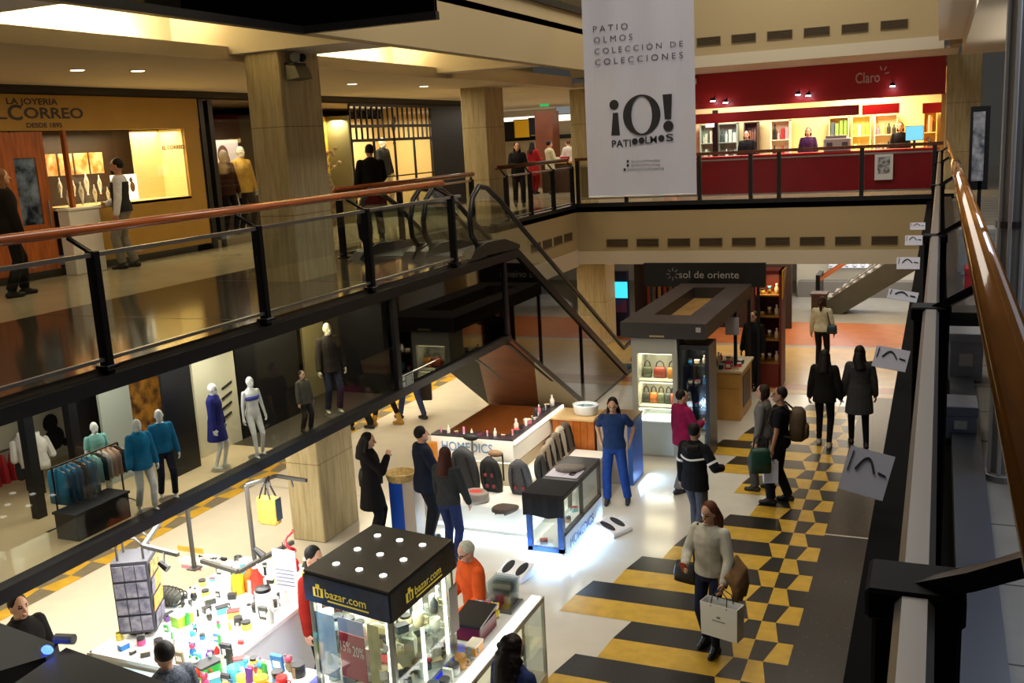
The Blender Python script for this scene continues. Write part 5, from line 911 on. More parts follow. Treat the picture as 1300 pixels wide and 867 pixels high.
FRO = lambda u, z, d=.03: Vector((*(Q[0]+fr*u).xy, z-.14))+nf*(-d)
def sign(u0, u1, z0, z1, m, lab, lines=()):
    t = thing('sign', lab, 'sign', tuple(FRO(u0, z0))); MB().prism([FRO(u0, z0, .035), FRO(u1, z0, .035), FRO(u1, z1, .035), FRO(u0, z1, .035)], -nf*.004).build('sheet', m, t)
    for s, u, z, h, w_, mm in lines: p = FRO(u, z, .028); text('lettering', s, p, fr, (0, 0, 1), h, mm, t, width=w_)
sign(.05, .26, 1.25, 1.82, mat('#b9cfe6', .5, hex2='#8fb0d8', scale=6), 'pale blue poster in the front glass of the kiosk', (('Jam', .07, 1.28, .08, .17, WHITE),))
sign(.30, .58, 1.30, 1.70, mat('#b02440', .5), 'red discount sign reading 15% 20% in the front glass of the kiosk', (('15%', .32, 1.54, .09, .11, WHITE), ('20%', .45, 1.52, .09, .12, WHITE))); sign(.30, .58, 1.705, 1.83, mat('#a9b9e8', .5), 'pale lilac strip above the red discount sign')
sign(.30, .44, 1.12, 1.29, mat('#6a7078', .5), 'grey strip with white letters under the red discount sign', (('bC', .31, 1.16, .09, .12, WHITE),)); sign(.62, .74, 1.3, 1.84, mat('#d8cf8a', .5, hex2='#a8a860', scale=9), 'yellowish poster in the front glass of the kiosk')
rnd = random.Random(21)
GC = ('#d4d8c4', '#a8b09c', '#6a7268', '#ecece0', '#bdb68a', '#4a5458', '#e0d8ac', '#c4cec8')
for kz, n in ((.98, 26), (1.24, 24), (1.49, 22)):
    if kz > 1: MB().prism(ins(.9, kz-.02), (0, 0, .012)).build('glass_shelf', GLASS, gw)
    for i in range(n):
        u, v = rnd.uniform(.55, .93), .08+.84*i/n
        if i % 3 == 0: u, v = .08+.84*i/n, rnd.uniform(.08, .25)
        c = rp(u, v, kz); product(c.x, c.y, kz, rnd.uniform(.09, .16), rnd.choice(GC), rnd.choice(('bottle', 'jar', 'box', 'mug', 'card')), 'pale green or grey bazaar good behind the kiosk glass', 'goods inside the glass kiosk')
t = thing('notice', 'pale notice on the right side glass of the kiosk near the register', 'notice', tuple(Q[2])); p0 = Q[2]-rt*.16+nr*.01; MB().prism([Vector((*p0.xy, 1.22)), Vector((*(p0+rt*.15).xy, 1.22)), Vector((*(p0+rt*.15).xy, 1.66)), Vector((*p0.xy, 1.66))], nr*.004).build('sheet', mat('#bdb4a8', .6), t); MB().prism([Vector((*p0.xy, 1.64)), Vector((*(p0+rt*.15).xy, 1.64)), Vector((*(p0+rt*.15).xy, 1.66)), Vector((*p0.xy, 1.66))], nr*.006).build('clip', STEEL, t)
# front low goods at the kiosk foot, right hand
cs = thing('glass_counter', 'long white-lit glass counter to the right of the black-roofed kiosk', 'counter', (-3.55, 7, 0)); X0, X1, Y0c, Y1c = -3.76, -3.50, 5.0, 8.42
fw = mat('#c8c8c2', .35, .3)
MB().box(-4.0, 7.32, 0, X0, Y1c-.02, .93).box(X0, Y0c, 0, X1, Y1c, .12).box(X0, Y0c, .12, X0+.03, Y1c, .93).box(X1-.03, Y1c-.03, .12, X1, Y1c, .93).box(X1-.03, 6.8, .12, X1, 6.83, .93).box(X1-.03, Y0c, .9, X1, Y1c, .93).build('frame', fw, cs); MB().box(X1-.008, Y0c, .14, X1-.002, Y1c-.03, .9).box(X0+.03, Y1c-.01, .14, X1-.03, Y1c-.005, .9).build('glass_pane', GLASS, cs)
MB().box(X0, Y0c, .93, X1, Y1c, .955).box(-4.02, 7.3, .93, X0, Y1c, .955).build('top', mat('#d8dcd8', .15), cs); MB().box(X1-.11, Y0c, .956, X1-.02, Y1c-.05, .968).build('light_strip', mat('#fffdf6', .4, emit=3.0), cs); MB().box(X0+.03, Y0c, .5, X1-.03, Y1c-.03, .515).build('shelf', GLASS, cs); MB().box(X0+.032, Y0c+.1, .16, X0+.04, Y1c-.1, .88).build('back_panel', mat('#f0e6c8', .5, emit=.8), cs)
for i in range(20): product(-3.63+rnd.uniform(-.05, .05), 5.3+.15*i, .12 if i % 2 else .515, .12, rnd.choice(GC), rnd.choice(('bottle', 'jar', 'box', 'mug')), 'pale good inside the long glass counter', 'goods in the long glass counter')
for i in range(18): product(-3.69+rnd.uniform(-.03, .03), 5.2+.115*i, .956, rnd.uniform(.08, .13), rnd.choice(GC+('#b88a4a', '#7a8a90')), rnd.choice(('bottle', 'jar', 'box', 'mug', 'card')), 'silver or pale trinket on top of the long glass counter', 'trinkets on the long glass counter')
t = thing('card_reader_box', 'red box with a black lid on the far part of the glass counter', 'box', (-3.86, 7.75, .956)); MB().box(-3.98, 7.35, .956, -3.70, 7.72, 1.10).build('body', mat('#6a141c', .4), t, bevel=.008); MB().prism([(-3.99, 7.34, 1.10), (-3.69, 7.34, 1.10), (-3.69, 7.73, 1.15), (-3.99, 7.73, 1.15)], (0, 0, .02)).build('lid', mat('#16181c', .3), t)
t = thing('box', 'small orange carton in front of the red box on the glass counter', 'box', (-3.66, 7.2, .956)); MB().box(-3.74, 7.12, .956, -3.64, 7.28, 1.04).build('body', mat('#c88a3a', .5), t); MB().box(-3.745, 7.115, 1.04, -3.635, 7.285, 1.055).build('lid', mat('#e8e0cc', .5), t)
GLASS_P = glass_mat('clear_packet', (.86, .9, .9), .22, .15)
t = thing('card_rack', 'rack of clear packets at the far end of the glass counter', 'rack', (-3.8, 8.2, .956)); MB().box(-3.95, 7.95, .956, -3.65, 8.25, .98).build('base', GREYM, t)
for i in range(6): MB().prism([(-3.94, 7.97+.045*i, .98), (-3.68, 7.97+.045*i, .98), (-3.68, 8.03+.045*i, 1.22), (-3.94, 8.03+.045*i, 1.22)], (0, .004, 0)).build('packet', GLASS_P, t)
for i in range(3): product(-3.93+.08*i, 7.85, .956, .12, ('#3a9ac8', '#d8302a', '#e0c820')[i], 'toy', ('blue', 'red', 'yellow')[i]+' toy between the red box and the packet rack', None)
# ---------------------------------------------------------------- brightly lit goods counter, left
gc = thing('goods_counter', 'white brightly lit counter crowded with small goods left of the kiosk', 'counter', (-6.4, 7, 0))
MB().box(-7.15, 6.15, 0, -5.8, 8.35, .9).box(-6.05, 5.78, 0, -4.88, 6.14, .9).box(-5.8, 6.14, 0, -4.88, 6.5, .9).build('body', mat('#e8e8e2', .4), gc); MB().box(-7.18, 6.12, .9, -5.78, 8.38, .94).box(-6.03, 5.75, .9, -4.86, 6.12, .94).box(-5.78, 6.12, .9, -4.86, 6.52, .94).build('top', mat('#f6f5ee', .25), gc)
MB().box(-7.19, 6.11, .0, -7.15, 6.15, .94).box(-7.19, 8.35, 0, -7.15, 8.39, .94).build('corner_post', STEEL, gc)
area('goods_lamp', (-6.6, 7.2, 2.05), 1.2, 84, (1, .98, .93), sy=1.8); area('goods_lamp', (-5.3, 6.1, 2.0), 1.0, 36, (1, .98, .93), sy=.8)
PAL = ('#8a7a5a', '#c8b890', '#3a3a34', '#c8302a', '#3aa84a', '#2a7ac8', '#e0a82a', '#d8508a', '#8a50b8', '#b0b4ac', '#e8d85a', '#5ac0d0', '#e6e6e0', '#23252a')
KD = ('toy', 'box', 'bottle', 'jar', 'mug', 'card', 'tube')
NM = {'toy': 'small toy', 'box': 'small gift box', 'bottle': 'small bottle', 'jar': 'small jar', 'mug': 'small mug', 'card': 'hanging packet', 'tube': 'small tube'}
for iy in range(14):
    for ix in range(9):
        x, y = -7.07+.155*ix+rnd.uniform(-.04, .04), 6.25+.148*iy+rnd.uniform(-.04, .04)
        if x > -5.85 or (ix+iy*3) % 4 == 0: continue
        kd = rnd.choice(KD); product(x, y, .94, rnd.uniform(.05, .12), rnd.choice(PAL[2:3]*3+PAL[9:]) if iy > 4 else rnd.choice(PAL), kd, NM[kd]+' among the goods on the bright left counter', 'goods on the bright counter, '+kd)
for iy in range(6):
    for ix in range(8):
        x, y = -5.93+.135*ix+rnd.uniform(-.04, .04), 5.84+.115*iy+rnd.uniform(-.05, .05); kd = rnd.choice(KD); product(x, y, .94, rnd.uniform(.07, .15), rnd.choice(PAL), kd, NM[kd]+' in the colourful crowd at the front of the bright counter', 'goods at the front of the counter, '+kd)
def at3(px, py, z): return pz(px, py, z)
c = at3(337, 778, .94); t = thing('jug', 'white jug with black lid and looped handle on the bright counter', 'jug', tuple(c)); MB().lathe(c, [(.085, 0), (.09, .02), (.085, .2), (.075, .24)], 16).build('body', mat('#f0f0ee', .3), t, smooth=True); MB().lathe(c+Vector((0, 0, .24)), [(.08, 0), (.078, .03), (.03, .045)], 16).build('lid', BLACK, t); MB().tube([c+Vector((.08, .0, .2)), c+Vector((.16, .02, .18)), c+Vector((.15, .02, .06)), c+Vector((.085, 0, .05))], .012, 7).build('handle', mat('#d8d8d8', .3), t)
c = at3(215, 768, .94); t = thing('basket', 'dark wire basket lying on the bright counter', 'basket', tuple(c)); m = MB()
for i in range(8): a = -1+2*i/7; m.tube([c+Vector((.16*a, .1*math.cos(q), .1+.1*math.sin(q)*math.sqrt(max(.1, 1-a*a*.6)))) for q in [2*PI*s/12 for s in range(12)]], .008, 5, loop=True)
m.build('hoops', mat('#2c2c28', .5), t); MB().ell(c+Vector((0, 0, .1)), (.165, .085, .08), 12, 7).build('liner', mat('#55564c', .6), t)
c = at3(232, 792, .94); product(c.x, c.y, .94, .18, '#9ad83a', 'box', 'bright green box behind the dark-haired person', None)
c = at3(265, 858, .94); product(c.x, c.y, .94, .2, '#2fb84a', 'box', 'emerald green box near the bottom edge of the bright counter', None)
for i, (px, py, col) in enumerate(((295, 745, '#2f7a4a'), (303, 748, '#e0c02a'), (311, 742, '#3ab0c8'), (319, 745, '#d8702a'), (327, 748, '#c83a2a'), (289, 748, '#d8d8d4'))): c = at3(px, py, .98); product(c.x, c.y, .94, .2, col, 'bottle', ('green', 'yellow', 'turquoise', 'orange', 'red', 'white')[i]+' tall bottle in the row behind the white jug', None)
t = thing('hanging_display', 'dark panel of black and white small goods behind the bright counter', 'display', (-6.6, 8.1, .94)); a, b = pY(258, 752, 8.2), pY(286, 715, 8.2); MB().box(a.x, 8.2, .94, b.x, 8.24, b.z+.05).build('board', mat('#15151a', .6), t)
m = MB(); [m.ell((rnd.uniform(a.x+.03, b.x-.03), 8.19, rnd.uniform(1.0, b.z)), (.022, .012, .022), 7, 5) for i in range(26)]; m.build('trinkets', mat('#d8d8dc', .3), t)
a, b = pY(231, 748, 8.0), pY(262, 715, 8.0); t = thing('leaflet_stand', 'white leaflet stand with pink and yellow print at the back of the bright counter', 'stand', (a.x, 8.0, .94)); MB().box(a.x, 8.0, .94, b.x, 8.1, b.z).build('board', mat('#f4f0ec', .5), t); MB().box(a.x+.02, 7.995, 1.1, b.x-.02, 8.0, 1.16).build('print', mat('#e0b040', .5), t); MB().box(a.x+.04, 7.995, b.z-.1, b.x-.08, 8.0, b.z-.06).build('print_line', mat('#e08aa0', .5), t)
# lamp frames with square tubes
TUB = mat('#4f4d48', .45, .3)
t = thing('lamp_frame', 'grey square-tube lamp frame with one spotlight at the back left of the bright counter', 'lamp frame', (-6.79, 7.2, .94)); p0 = at3(247, 722, .94); z1 = 1.9; p1 = Vector((p0.x, p0.y, z1)); p2 = pz(182, 693, z1); p3 = pz(226, 704, z1)
MB().flat([p0, p1], .035, .035).build('pole', TUB, t); MB().flat([p1, p2], .035, .035).flat([p2, p3], .035, .035).build('arm', TUB, t); MB().box(p0.x-.06, p0.y-.06, .94, p0.x+.06, p0.y+.06, .955).build('foot', TUB, t)
c = pz(208, 715, z1-.06); sp = MB().tube([p2.lerp(p3, .6), c], .01, 6).build('spot_stem', BLACK, t); MB().tube([c+Vector((-.05, 0, .0)), c+Vector((.04, 0, -.05))], [.025, .035], 10).build('spot_head', BLACK, sp)
t = thing('lamp_frame', 'taller grey square-tube frame carrying the yellow tote bag and red ribbon', 'lamp frame', (-6.5, 7.9, .94)); p0 = at3(326, 735, .94); z1 = 2.0; p1 = Vector((p0.x, p0.y, z1)); p2 = pz(389, 610, z1); p3 = pz(350, 604, z1)
MB().flat([p0, p1], .035, .035).build('pole', TUB, t); MB().flat([p1, p3], .035, .035).flat([p3, p2], .035, .035).build('arm', TUB, t); zl = 1.28; a, b, c = pz(256, 712, zl), pz(302, 726, zl), pz(372, 688, zl); MB().flat([a, b], .04, .04).flat([b, c], .04, .04).build('lower_bar', TUB, t); MB().box(p0.x-.06, p0.y-.06, .94, p0.x+.06, p0.y+.06, .955).build('foot', TUB, t)
q = pz(372, 618, z1-.08); MB().tube([p3.lerp(p2, .5), q], .01, 6).build('spot_stem', BLACK, t)
q = pz(329, 702, 1.45); m = MB(); m.tube([q+Vector((-.05, 0, .04)), q+Vector((.05, 0, -.03))], [.025, .04], 10); m.build('spot_head', BLACK, t)
hk = p1.lerp(p3, .75); tb = thing('tote_bag', 'mustard tote bag with black handles hanging from the taller lamp frame', 'bag', tuple(hk)); c = pz(341, 645, 1.72); 
rs = [[c+Vector((dx*kx, dy*.05, dz)) for dx, dy in ((-.13, -1), (.13, -1), (.13, 1), (-.13, 1))] for kx, dz in ((.85, -.18), (1, -.14), (1.02, .0), (.95, .13))]
MB().rings(rs).build('bag_body', mat('#b8923a', .8, 0, .2, 20), tb, bevel=.02)
m = MB(); [m.tube([c+Vector((-.07, s*.05, .12)), c+Vector((-.03, s*.03, .24)), hk+Vector((0, 0, .02)), c+Vector((.03, s*.03, .24)), c+Vector((.07, s*.05, .12))], .01, 6) for s in (-1, 1)]; m.build('handle', BLACK, tb); MB().box(c.x+.124, c.y-.04, c.z-.12, c.x+.134, c.y+.05, c.z+.12).build('side_strap', BLACK, tb)
c = pz(368, 690, 1.5); rb = thing('ribbon', 'curled red ribbon hanging from the end of the taller lamp frame', 'ribbon', tuple(c)); MB().tube([c+Vector((.05*math.cos(i*.9)*(1-.02*i), .05*math.sin(i*.9), -.03*i+.15)) for i in range(14)], [.012+.012*(i/14) for i in range(14)], 6).build('curl', mat('#d0202c', .4), rb); m = MB(); [m.ell(c+Vector((.04*s, 0, -.2-.06*i)), (.05, .02, .05), 8, 6) for i in range(2) for s in (-1, 1)]; m.build('bow', mat('#c81c28', .4), rb)
a, b = pY(350, 748, 7.45), pY(374, 700, 7.45); t = thing('notice', 'white printed notice hanging beside the red ribbon', 'notice', (a.x, 7.45, a.z)); MB().box(a.x, 7.45, a.z, b.x, 7.454, b.z).build('sheet', mat('#c9cada', .6), t)
m = MB(); [m.box(a.x+.03, 7.446, a.z+.06+.04*i, b.x-.04, 7.45, a.z+.066+.04*i) for i in range(5)]; m.build('printed_lines', mat('#5a5a70', .6), t); MB().tube([((a.x+b.x)/2, 7.452, b.z), ((a.x+b.x)/2, 7.452, b.z+.08)], .004, 5).build('string', BLACK, t)
# postcard rack
t = thing('postcard_rack', 'revolving postcard rack with orange and grey cards at the left end of the bright counter', 'rack', (-6.98, 6.6, .94)); c = Vector((-6.98, 6.62, 0)); R = Matrix.Rotation(.5, 3, 'Z')
def rk(x, y, z): return c+R @ Vector((x, y, 0))+Vector((0, 0, z))
MB().lathe((c.x, c.y, .94), [(.14, 0), (.14, .015), (.02, .03), (.02, .1)], 14).build('base', STEEL, t)
MB().prism([rk(-.17, -.17, 1.0), rk(.17, -.17, 1.0), rk(.17, .17, 1.0), rk(-.17, .17, 1.0)], (0, 0, .72)).build('core', mat('#4a4a50', .6), t)
cm = [mat('#6a6a80', .5, hex2='#a8a4b0', scale=14), mat('#c88a3a', .5, hex2='#e0b060', scale=16), mat('#b0a060', .5, hex2='#5a5438', scale=18), mat('#3f3d48', .5, hex2='#8a86a0', scale=14)]
for s in range(2):
    for i in range(4):
        for j in range(3):
            z = 1.03+.17*i; u0 = -.155+.105*j; kk = 0 if s == 0 else (1 if i in (1,) or (i == 2 and j > 0) else (2 if i == 3 else 3))
            P4 = [rk(u0, -.175, z), rk(u0+.095, -.175, z), rk(u0+.095, -.185, z+.15), rk(u0, -.185, z+.15)] if s == 0 else [rk(.175, u0, z), rk(.175, u0+.095, z), rk(.185, u0+.095, z+.15), rk(.185, u0, z+.15)]
            MB().prism(P4, (R @ Vector((0, -.006, 0))) if s == 0 else (R @ Vector((.006, 0, 0)))).build('postcard', cm[kk], t)
m = MB(); [m.tube([rk(-.12, y, 1.72), rk(-.12, y, 1.86), rk(-.06, y, 1.93), rk(.06, y, 1.93), rk(.12, y, 1.86), rk(.12, y, 1.72)], .012, 7) for y in (-.1, .1)]; m.build('top_hoop', TUB, t)
t = thing('glass_tank', 'clear glass tank with blue goods at the near left corner of the bright counter', 'display case', (-6.5, 6.0, 0)); MB().box(-6.76, 5.75, .0, -6.14, 6.1, .55).build('base', mat('#c8d0cc', .4), t); m = MB()
for x in (-6.76, -6.16): 
    for y in (5.75, 6.08): m.box(x, y, .55, x+.02, y+.02, .88)
m.box(-6.76, 5.75, .86, -6.14, 6.1, .88); m.build('frame', mat('#a8bcc0', .3), t); MB().box(-6.74, 5.755, .56, -6.16, 5.76, .86).build('pane', GLASS, t)
for i in range(5): product(-6.64+.1*i, 5.92, .55, .14, ('#2a6ac0', '#4a9ad8', '#c8d8e8')[i % 3], 'box', 'blue packet inside the clear glass tank', 'packets in the glass tank')
# near black canopies (bottom left)
t = thing('kiosk_canopy', 'black flat kiosk canopy at the lower left edge of the view', 'canopy', (-5.6, 3.9, 0)); A = [pz(-40, 776, 2.3), pz(74, 818, 2.3), pz(58, 834, 2.3), pz(-60, 870, 2.3)]; MB().prism(A, (0, 0, -.12)).build('panel', mat('#131316', .45), t)
B = [pz(84, 822, 2.3), pz(210, 866, 2.3), pz(215, 900, 2.3), pz(-30, 900, 2.3)]; MB().prism(B, (0, 0, -.12)).build('panel', mat('#101014', .45), t)
c = pz(60, 825, 2.32); l = MB().ell(c, (.045, .03, .03), 10, 7).build('led_lamp', mat('#3a5cff', .4, emit=6), t)
MB().box(-5.45, 3.6, 0, -5.35, 3.7, 2.18).build('post', BLACK, t); c = pz(78, 812, 2.33); MB().tube([c+Vector((-.05, 0, 0)), c+Vector((.08, .03, 0))], .035, 10).build('speaker', mat('#8a8a80', .4), t)
# ---------------------------------------------------------------- flyers, clothes rack, right walk
def flyer(c, w, h, yawd, lab, tilt=0):
    t = thing('flyer', lab, 'flyer', tuple(c)); R = Matrix.Rotation(math.radians(yawd), 3, 'Z') @ Matrix.Rotation(math.radians(-38), 3, 'X') @ Matrix.Rotation(math.radians(-tilt), 3, 'Y'); q = lambda x, y, z: Vector(c)+R @ Vector((x, y, z))
    MB().prism([q(-w/2, 0, -h/2), q(w/2, 0, -h/2), q(w/2, 0, h/2), q(-w/2, 0, h/2)], R @ Vector((0, .006, 0))).build('card', mat('#c8c9da', .6), t)
    m = MB(); m.tube([q(-w*.26+w*.42*i/10, -.004, h*.02+h*.30*math.sin(PI*i/10)) for i in range(11)], w*.026, 6); m.tube([q(w*.24, -.004, h*.06), q(w*.42, -.004, h*.02)], w*.022, 6); m.tube([q(-w*.4, -.004, h*.4), q(-w*.42, -.004, -h*.05)], w*.014, 6); m.build('printed_frame', mat('#2a3040', .5), t)
    return t
for i, (px, py, w, h, tl, z) in enumerate(((1100, 600, .20, .22, -12, 3.72), (1131, 455, .22, .16, -10, 3.75), (1146, 375, .25, .10, -10, 3.8), (1153, 334, .22, .14, 0, 3.85), (1160, 305, .2, .14, 0, 3.9), (1165, 287, .2, .12, 0, 4.0))):
    q = pX(px, py, -.27); flyer(q, w, h, 0, ('large white flyer with glasses print hanging outside the right rail', 'second white flyer with glasses print above the walking women', 'curled narrow flyer on the right rail', 'pale flyer at the right end of the far fascia', 'small pale flyer beside the last fascia vent', 'topmost small flyer by the right rail')[i], tl)
cr = thing('clothes_rack', 'black clothes rail on slim legs in the left reflected display', 'clothes rack', (-6.9, 5.9, 2.26)); a, b = pX(66, 600, -6.95), pX(150, 570, -6.95); a.z = b.z = 2.86
m = MB().tube([a, b], .009, 7)
for p in (a, b): m.tube([p, (p.x, p.y, 2.27)], .009, 7); m.tube([(p.x-.14, p.y-.05, 2.27), (p.x, p.y, 2.33), (p.x+.14, p.y+.05, 2.27)], .007, 6)
m.build('frame', BLACK, cr)
for i in range(13):
    f = .06+.9*i/12; p = a.lerp(b, f); col = ('#0f6a8e', '#0f6a8e', '#12759a', '#0d5f84', '#14150f', '#0f6a8e', '#11708c', '#8ac8b8', '#1a2a3a', '#d8d4c8', '#c8a898', '#b9a08c', '#2a2a2e')[i]; L = .34 if i < 7 else .27
    g = thing('hanging_garment', ('teal', 'teal', 'teal', 'teal', 'black', 'teal', 'teal', 'mint', 'navy', 'white', 'pink beige', 'beige', 'dark')[i]+' garment on the clothes rail in the left reflected display', 'clothes', tuple(p), 'garments on the clothes rail')
    MB().tube([p+Vector((-.1, 0, -.05)), p+Vector((0, 0, -.02)), p+Vector((0, 0, .012)), p+Vector((0, 0, -.02)), p+Vector((.1, 0, -.05))], .005, 5).build('hanger', mat('#c8862a', .4), g)
    MB().rings([[p+Vector((.115*kx*math.copysign(abs(math.cos(q))**.6, math.cos(q)), .018*ky*math.sin(q), z)) for q in [2*PI*s/12 for s in range(12)]] for kx, ky, z in ((1.05, 1.2, -L), (1, 1.3, -L*.6), (1.05, 1.1, -.1), (.9, .8, -.05), (.3, .5, -.022))]).build('cloth', mat(col, .8), g, smooth=True)
q = pX(120, 655, -6.8); t = thing('box', 'low black box standing under the clothes rail', 'box', (-6.75, 6.1, 2.26)); a, b = pX(98, 670, -6.6), pX(165, 640, -6.6); MB().box(-6.85, a.y, 2.26, -6.6, b.y, 2.50).build('body', BLACK, t, bevel=.005); MB().box(-6.86, a.y-.01, 2.50, -6.59, b.y+.01, 2.52).build('lid', mat('#1a1a1d', .4), t)
def torso_form(c, h, col, lab, pants=None):
    t = thing('dress_form', lab, 'dress form', tuple(c)); c = Vector(c); MB().tube([c, c+Vector((0, 0, h*.45))], .010, 6).lathe(c, [(.10, 0), (.1, .01), (.01, .02)], 12).build('stand', BLACK, t)
    MB().rings([[c+Vector((rx*h*math.cos(q), ry*h*math.sin(q), z*h)) for q in [2*PI*s/14 for s in range(14)]] for z, rx, ry in ((.45, .17, .12), (.55, .17, .12), (.68, .13, .09), (.82, .17, .12), (.92, .15, .09), (.97, .05, .05), (1.03, .045, .045))]).build('blouse', mat(col, .8, 0, .1, 20), t, smooth=True)
    m = MB(); [m.cap(c+Vector((0, s*.15*h, .88*h)), c+Vector((.03, s*.2*h, .62*h)), .05*h, .06*h, 8) for s in (-1, 1)]; m.build('sleeve', mat(col, .8), t)
    if pants: m = MB(); [m.cap(c+Vector((0, s*.07*h, .5*h)), c+Vector((0, s*.08*h, .3*h)), .08*h, .07*h, 8) for s in (-1, 1)]; m.build('shorts', mat(pants, .8), t)
torso_form(pz(58, 628, 2.26), .62, '#d8d4cc', 'dress form in white blouse at the left of the clothes rail'); torso_form(pz(36, 625, 2.26), .60, '#cfcac4', 'dress form in white blouse and dark shorts at the far left of the reflected display', '#1c1c22')
for i, (px, py, col) in enumerate(((463, 432, '#5a3a1c'), (475, 430, '#a01c1c'), (485, 430, '#3a1414'), (497, 428, '#b01820'), (508, 425, '#5a1414'))):
    q = pX(px, 400, -7.5); g = thing('hanging_garment', ('brown', 'red', 'maroon', 'bright red', 'dark red')[i]+' long garment hanging in the dark part of the reflected display', 'clothes', (q.x, q.y, 3.2), 'long garments in the dark reflected display'); p = Vector((-7.5, q.y, 3.16))
    MB().tube([p+Vector((0, -.06, -.04)), p+Vector((0, 0, -.01)), p+Vector((0, 0, .05)), p+Vector((0, 0, -.01)), p+Vector((0, .06, -.04))], .006, 5).build('hanger', STEEL, g)
    MB().rings([[p+Vector((.03*ky*math.sin(u), .085*kx*math.cos(u), z)) for u in [2*PI*s/12 for s in range(12)]] for kx, ky, z in ((1.0, 1.6, -.5), (.8, 1.3, -.28), (.8, 1.1, -.10), (.7, .8, -.04), (.25, .5, -.012))]).build('cloth', mat(col, .7), g, smooth=True)
MB_r = MB().tube([(-7.5, 9.0, 3.21), (-7.5, 10.65, 3.21)], .012, 7).build('clothes_rail', STEEL); tag(MB_r, 'thin steel clothes rail high in the dark reflected display', 'rail')
# right walk: pole, news stand, boxes
pl = thing('pole', 'thick grey ribbed pole with cords standing by the right railing', 'pole', (.31, 5.0, 3.7)); MB().lathe((.32, 5.02, 3.7), [(.09, 0), (.09, .03), (.07, .04), (.07, 3.0)], 12).build('shaft', mat('#9a9795', .45, .1), pl)
m = MB(); [m.tube([(.32+.074*math.cos(a), 5.02+.074*math.sin(a), 3.74+3*i/14) for i in range(15)], .010, 6) for a in (-2.6, -1.9, -1.2)]; m.build('cords', mat('#c0bdb9', .5), pl); MB().lathe((.32, 5.02, 4.9), [(.08, 0), (.08, .03)], 12).build('clamp', mat('#4a4a4c', .4, .5), pl)
ns = thing('news_stand', 'metal news stand full of magazines on the right walk', 'news stand', (.9, 6.2, 3.7)); sm = mat('#6a6862', .5); 
for z in (3.78, 4.02, 4.28, 4.56, 4.9, 5.2): MB().box(.40, 5.12, z, .9, 7.2, z+.025).build('shelf', sm, ns)
MB().box(.46, 5.10, 3.7, .49, 5.14, 5.4).box(.40, 7.18, 3.7, .43, 7.22, 5.4).box(.88, 5.28, 3.7, .91, 7.22, 5.4).build('frame', GREYM, ns)
rnd = random.Random(4)
for z in (3.805, 4.045, 4.305, 4.585, 4.925):
    for i in range(9):
        y = 5.22+.21*i; hh = .15+.05*rnd.random(); col = rnd.choice(('#8aa4c8', '#2a3a5a', '#d8dce4', '#b04a60', '#4a5a6a', '#c8c0b0', '#6a8ab8', '#a85a2a', '#e0d8e8')); mg = thing('magazine', 'magazine standing on the shelves of the right news stand', 'magazine', (.5, y, z), 'magazines on the news stand')
        MB().prism([(.42, y-.09, z), (.42, y+.09, z), (.50, y+.09, z+hh), (.50, y-.09, z+hh)], (.012, 0, 0)).build('cover', mat(col, .4), mg); MB().prism([(.426, y-.06, z+.02), (.426, y+.06, z+.02), (.46, y+.06, z+hh*.5), (.46, y-.06, z+hh*.5)], (-.003, 0, 0)).build('printed_picture', mat(rnd.choice(('#20242c', '#d0a0a8', '#f0f0f4', '#3a6aa8')), .4), mg)
area('newsstand_lamp', (.9, 5.6, 6.4), .5, 40, (.7, .8, 1), sy=2)
ps = thing('poster_stand', 'tall black-framed poster stand beside the stone column on the right', 'poster stand', (.5, 12.5, 3.7)); a, b = pY(1229, 230, 12.5), pY(1258, 134, 12.5); MB().box(a.x, 12.5, a.z-.1, b.x, 12.54, b.z).build('frame', BLACK, ps); MB().box(a.x+.03, 12.49, a.z, b.x-.05, 12.5, b.z-.06).build('poster', mat('#4a5668', .5, hex2='#c8ccd8', scale=9), ps); MB().box(a.x+.05, 12.5, 3.7, b.x-.05, 12.8, 3.73).box(a.x+.1, 12.5, 3.7, a.x+.14, 12.54, a.z).build('foot', BLACK, ps)
for i, (px, py, y, w, d, h, col, lab) in enumerate(((1225, 340, 7.8, .22, .3, .30, '#101216', 'black plastic crate on the right walk beside the railing'), (1229, 385, 6.9, .2, .25, .32, '#a8aec0', 'pale grey carton behind the railing brackets'), (1222, 470, 5.6, .16, .25, .18, '#8a94b0', 'crumpled blue grey wrapped bundle by the railing'), (1243, 232, 11.8, .35, .4, .5, '#b0b4b8', 'pale carton below the poster stand'), (1251, 262, 10.5, .3, .3, .25, '#c02a30', 'red and white carton beyond the grey pole'))):
    q = pY(px, py, y); z0 = 3.7; t = thing('crate' if i == 0 else 'carton', lab, 'box', (q.x, y, z0)); MB().box(q.x-w/2, y, z0, q.x+w/2, y+d, z0+h).build('body', mat(col, .5, 0, .1, 9), t, bevel=.008); MB().box(q.x-w/2-.006, y-.006, z0+h-.05, q.x+w/2+.006, y+d+.006, z0+h+.006).build('rim' if i == 0 else 'lid', mat(col, .4), t, bevel=.004); MB().box(q.x-w*.2, y-.012, z0+h*.35, q.x+w*.2, y-.006, z0+h*.6).build('grip' if i == 0 else 'printed_label', mat('#e4e4ea' if i else '#2a2c34', .5), t)
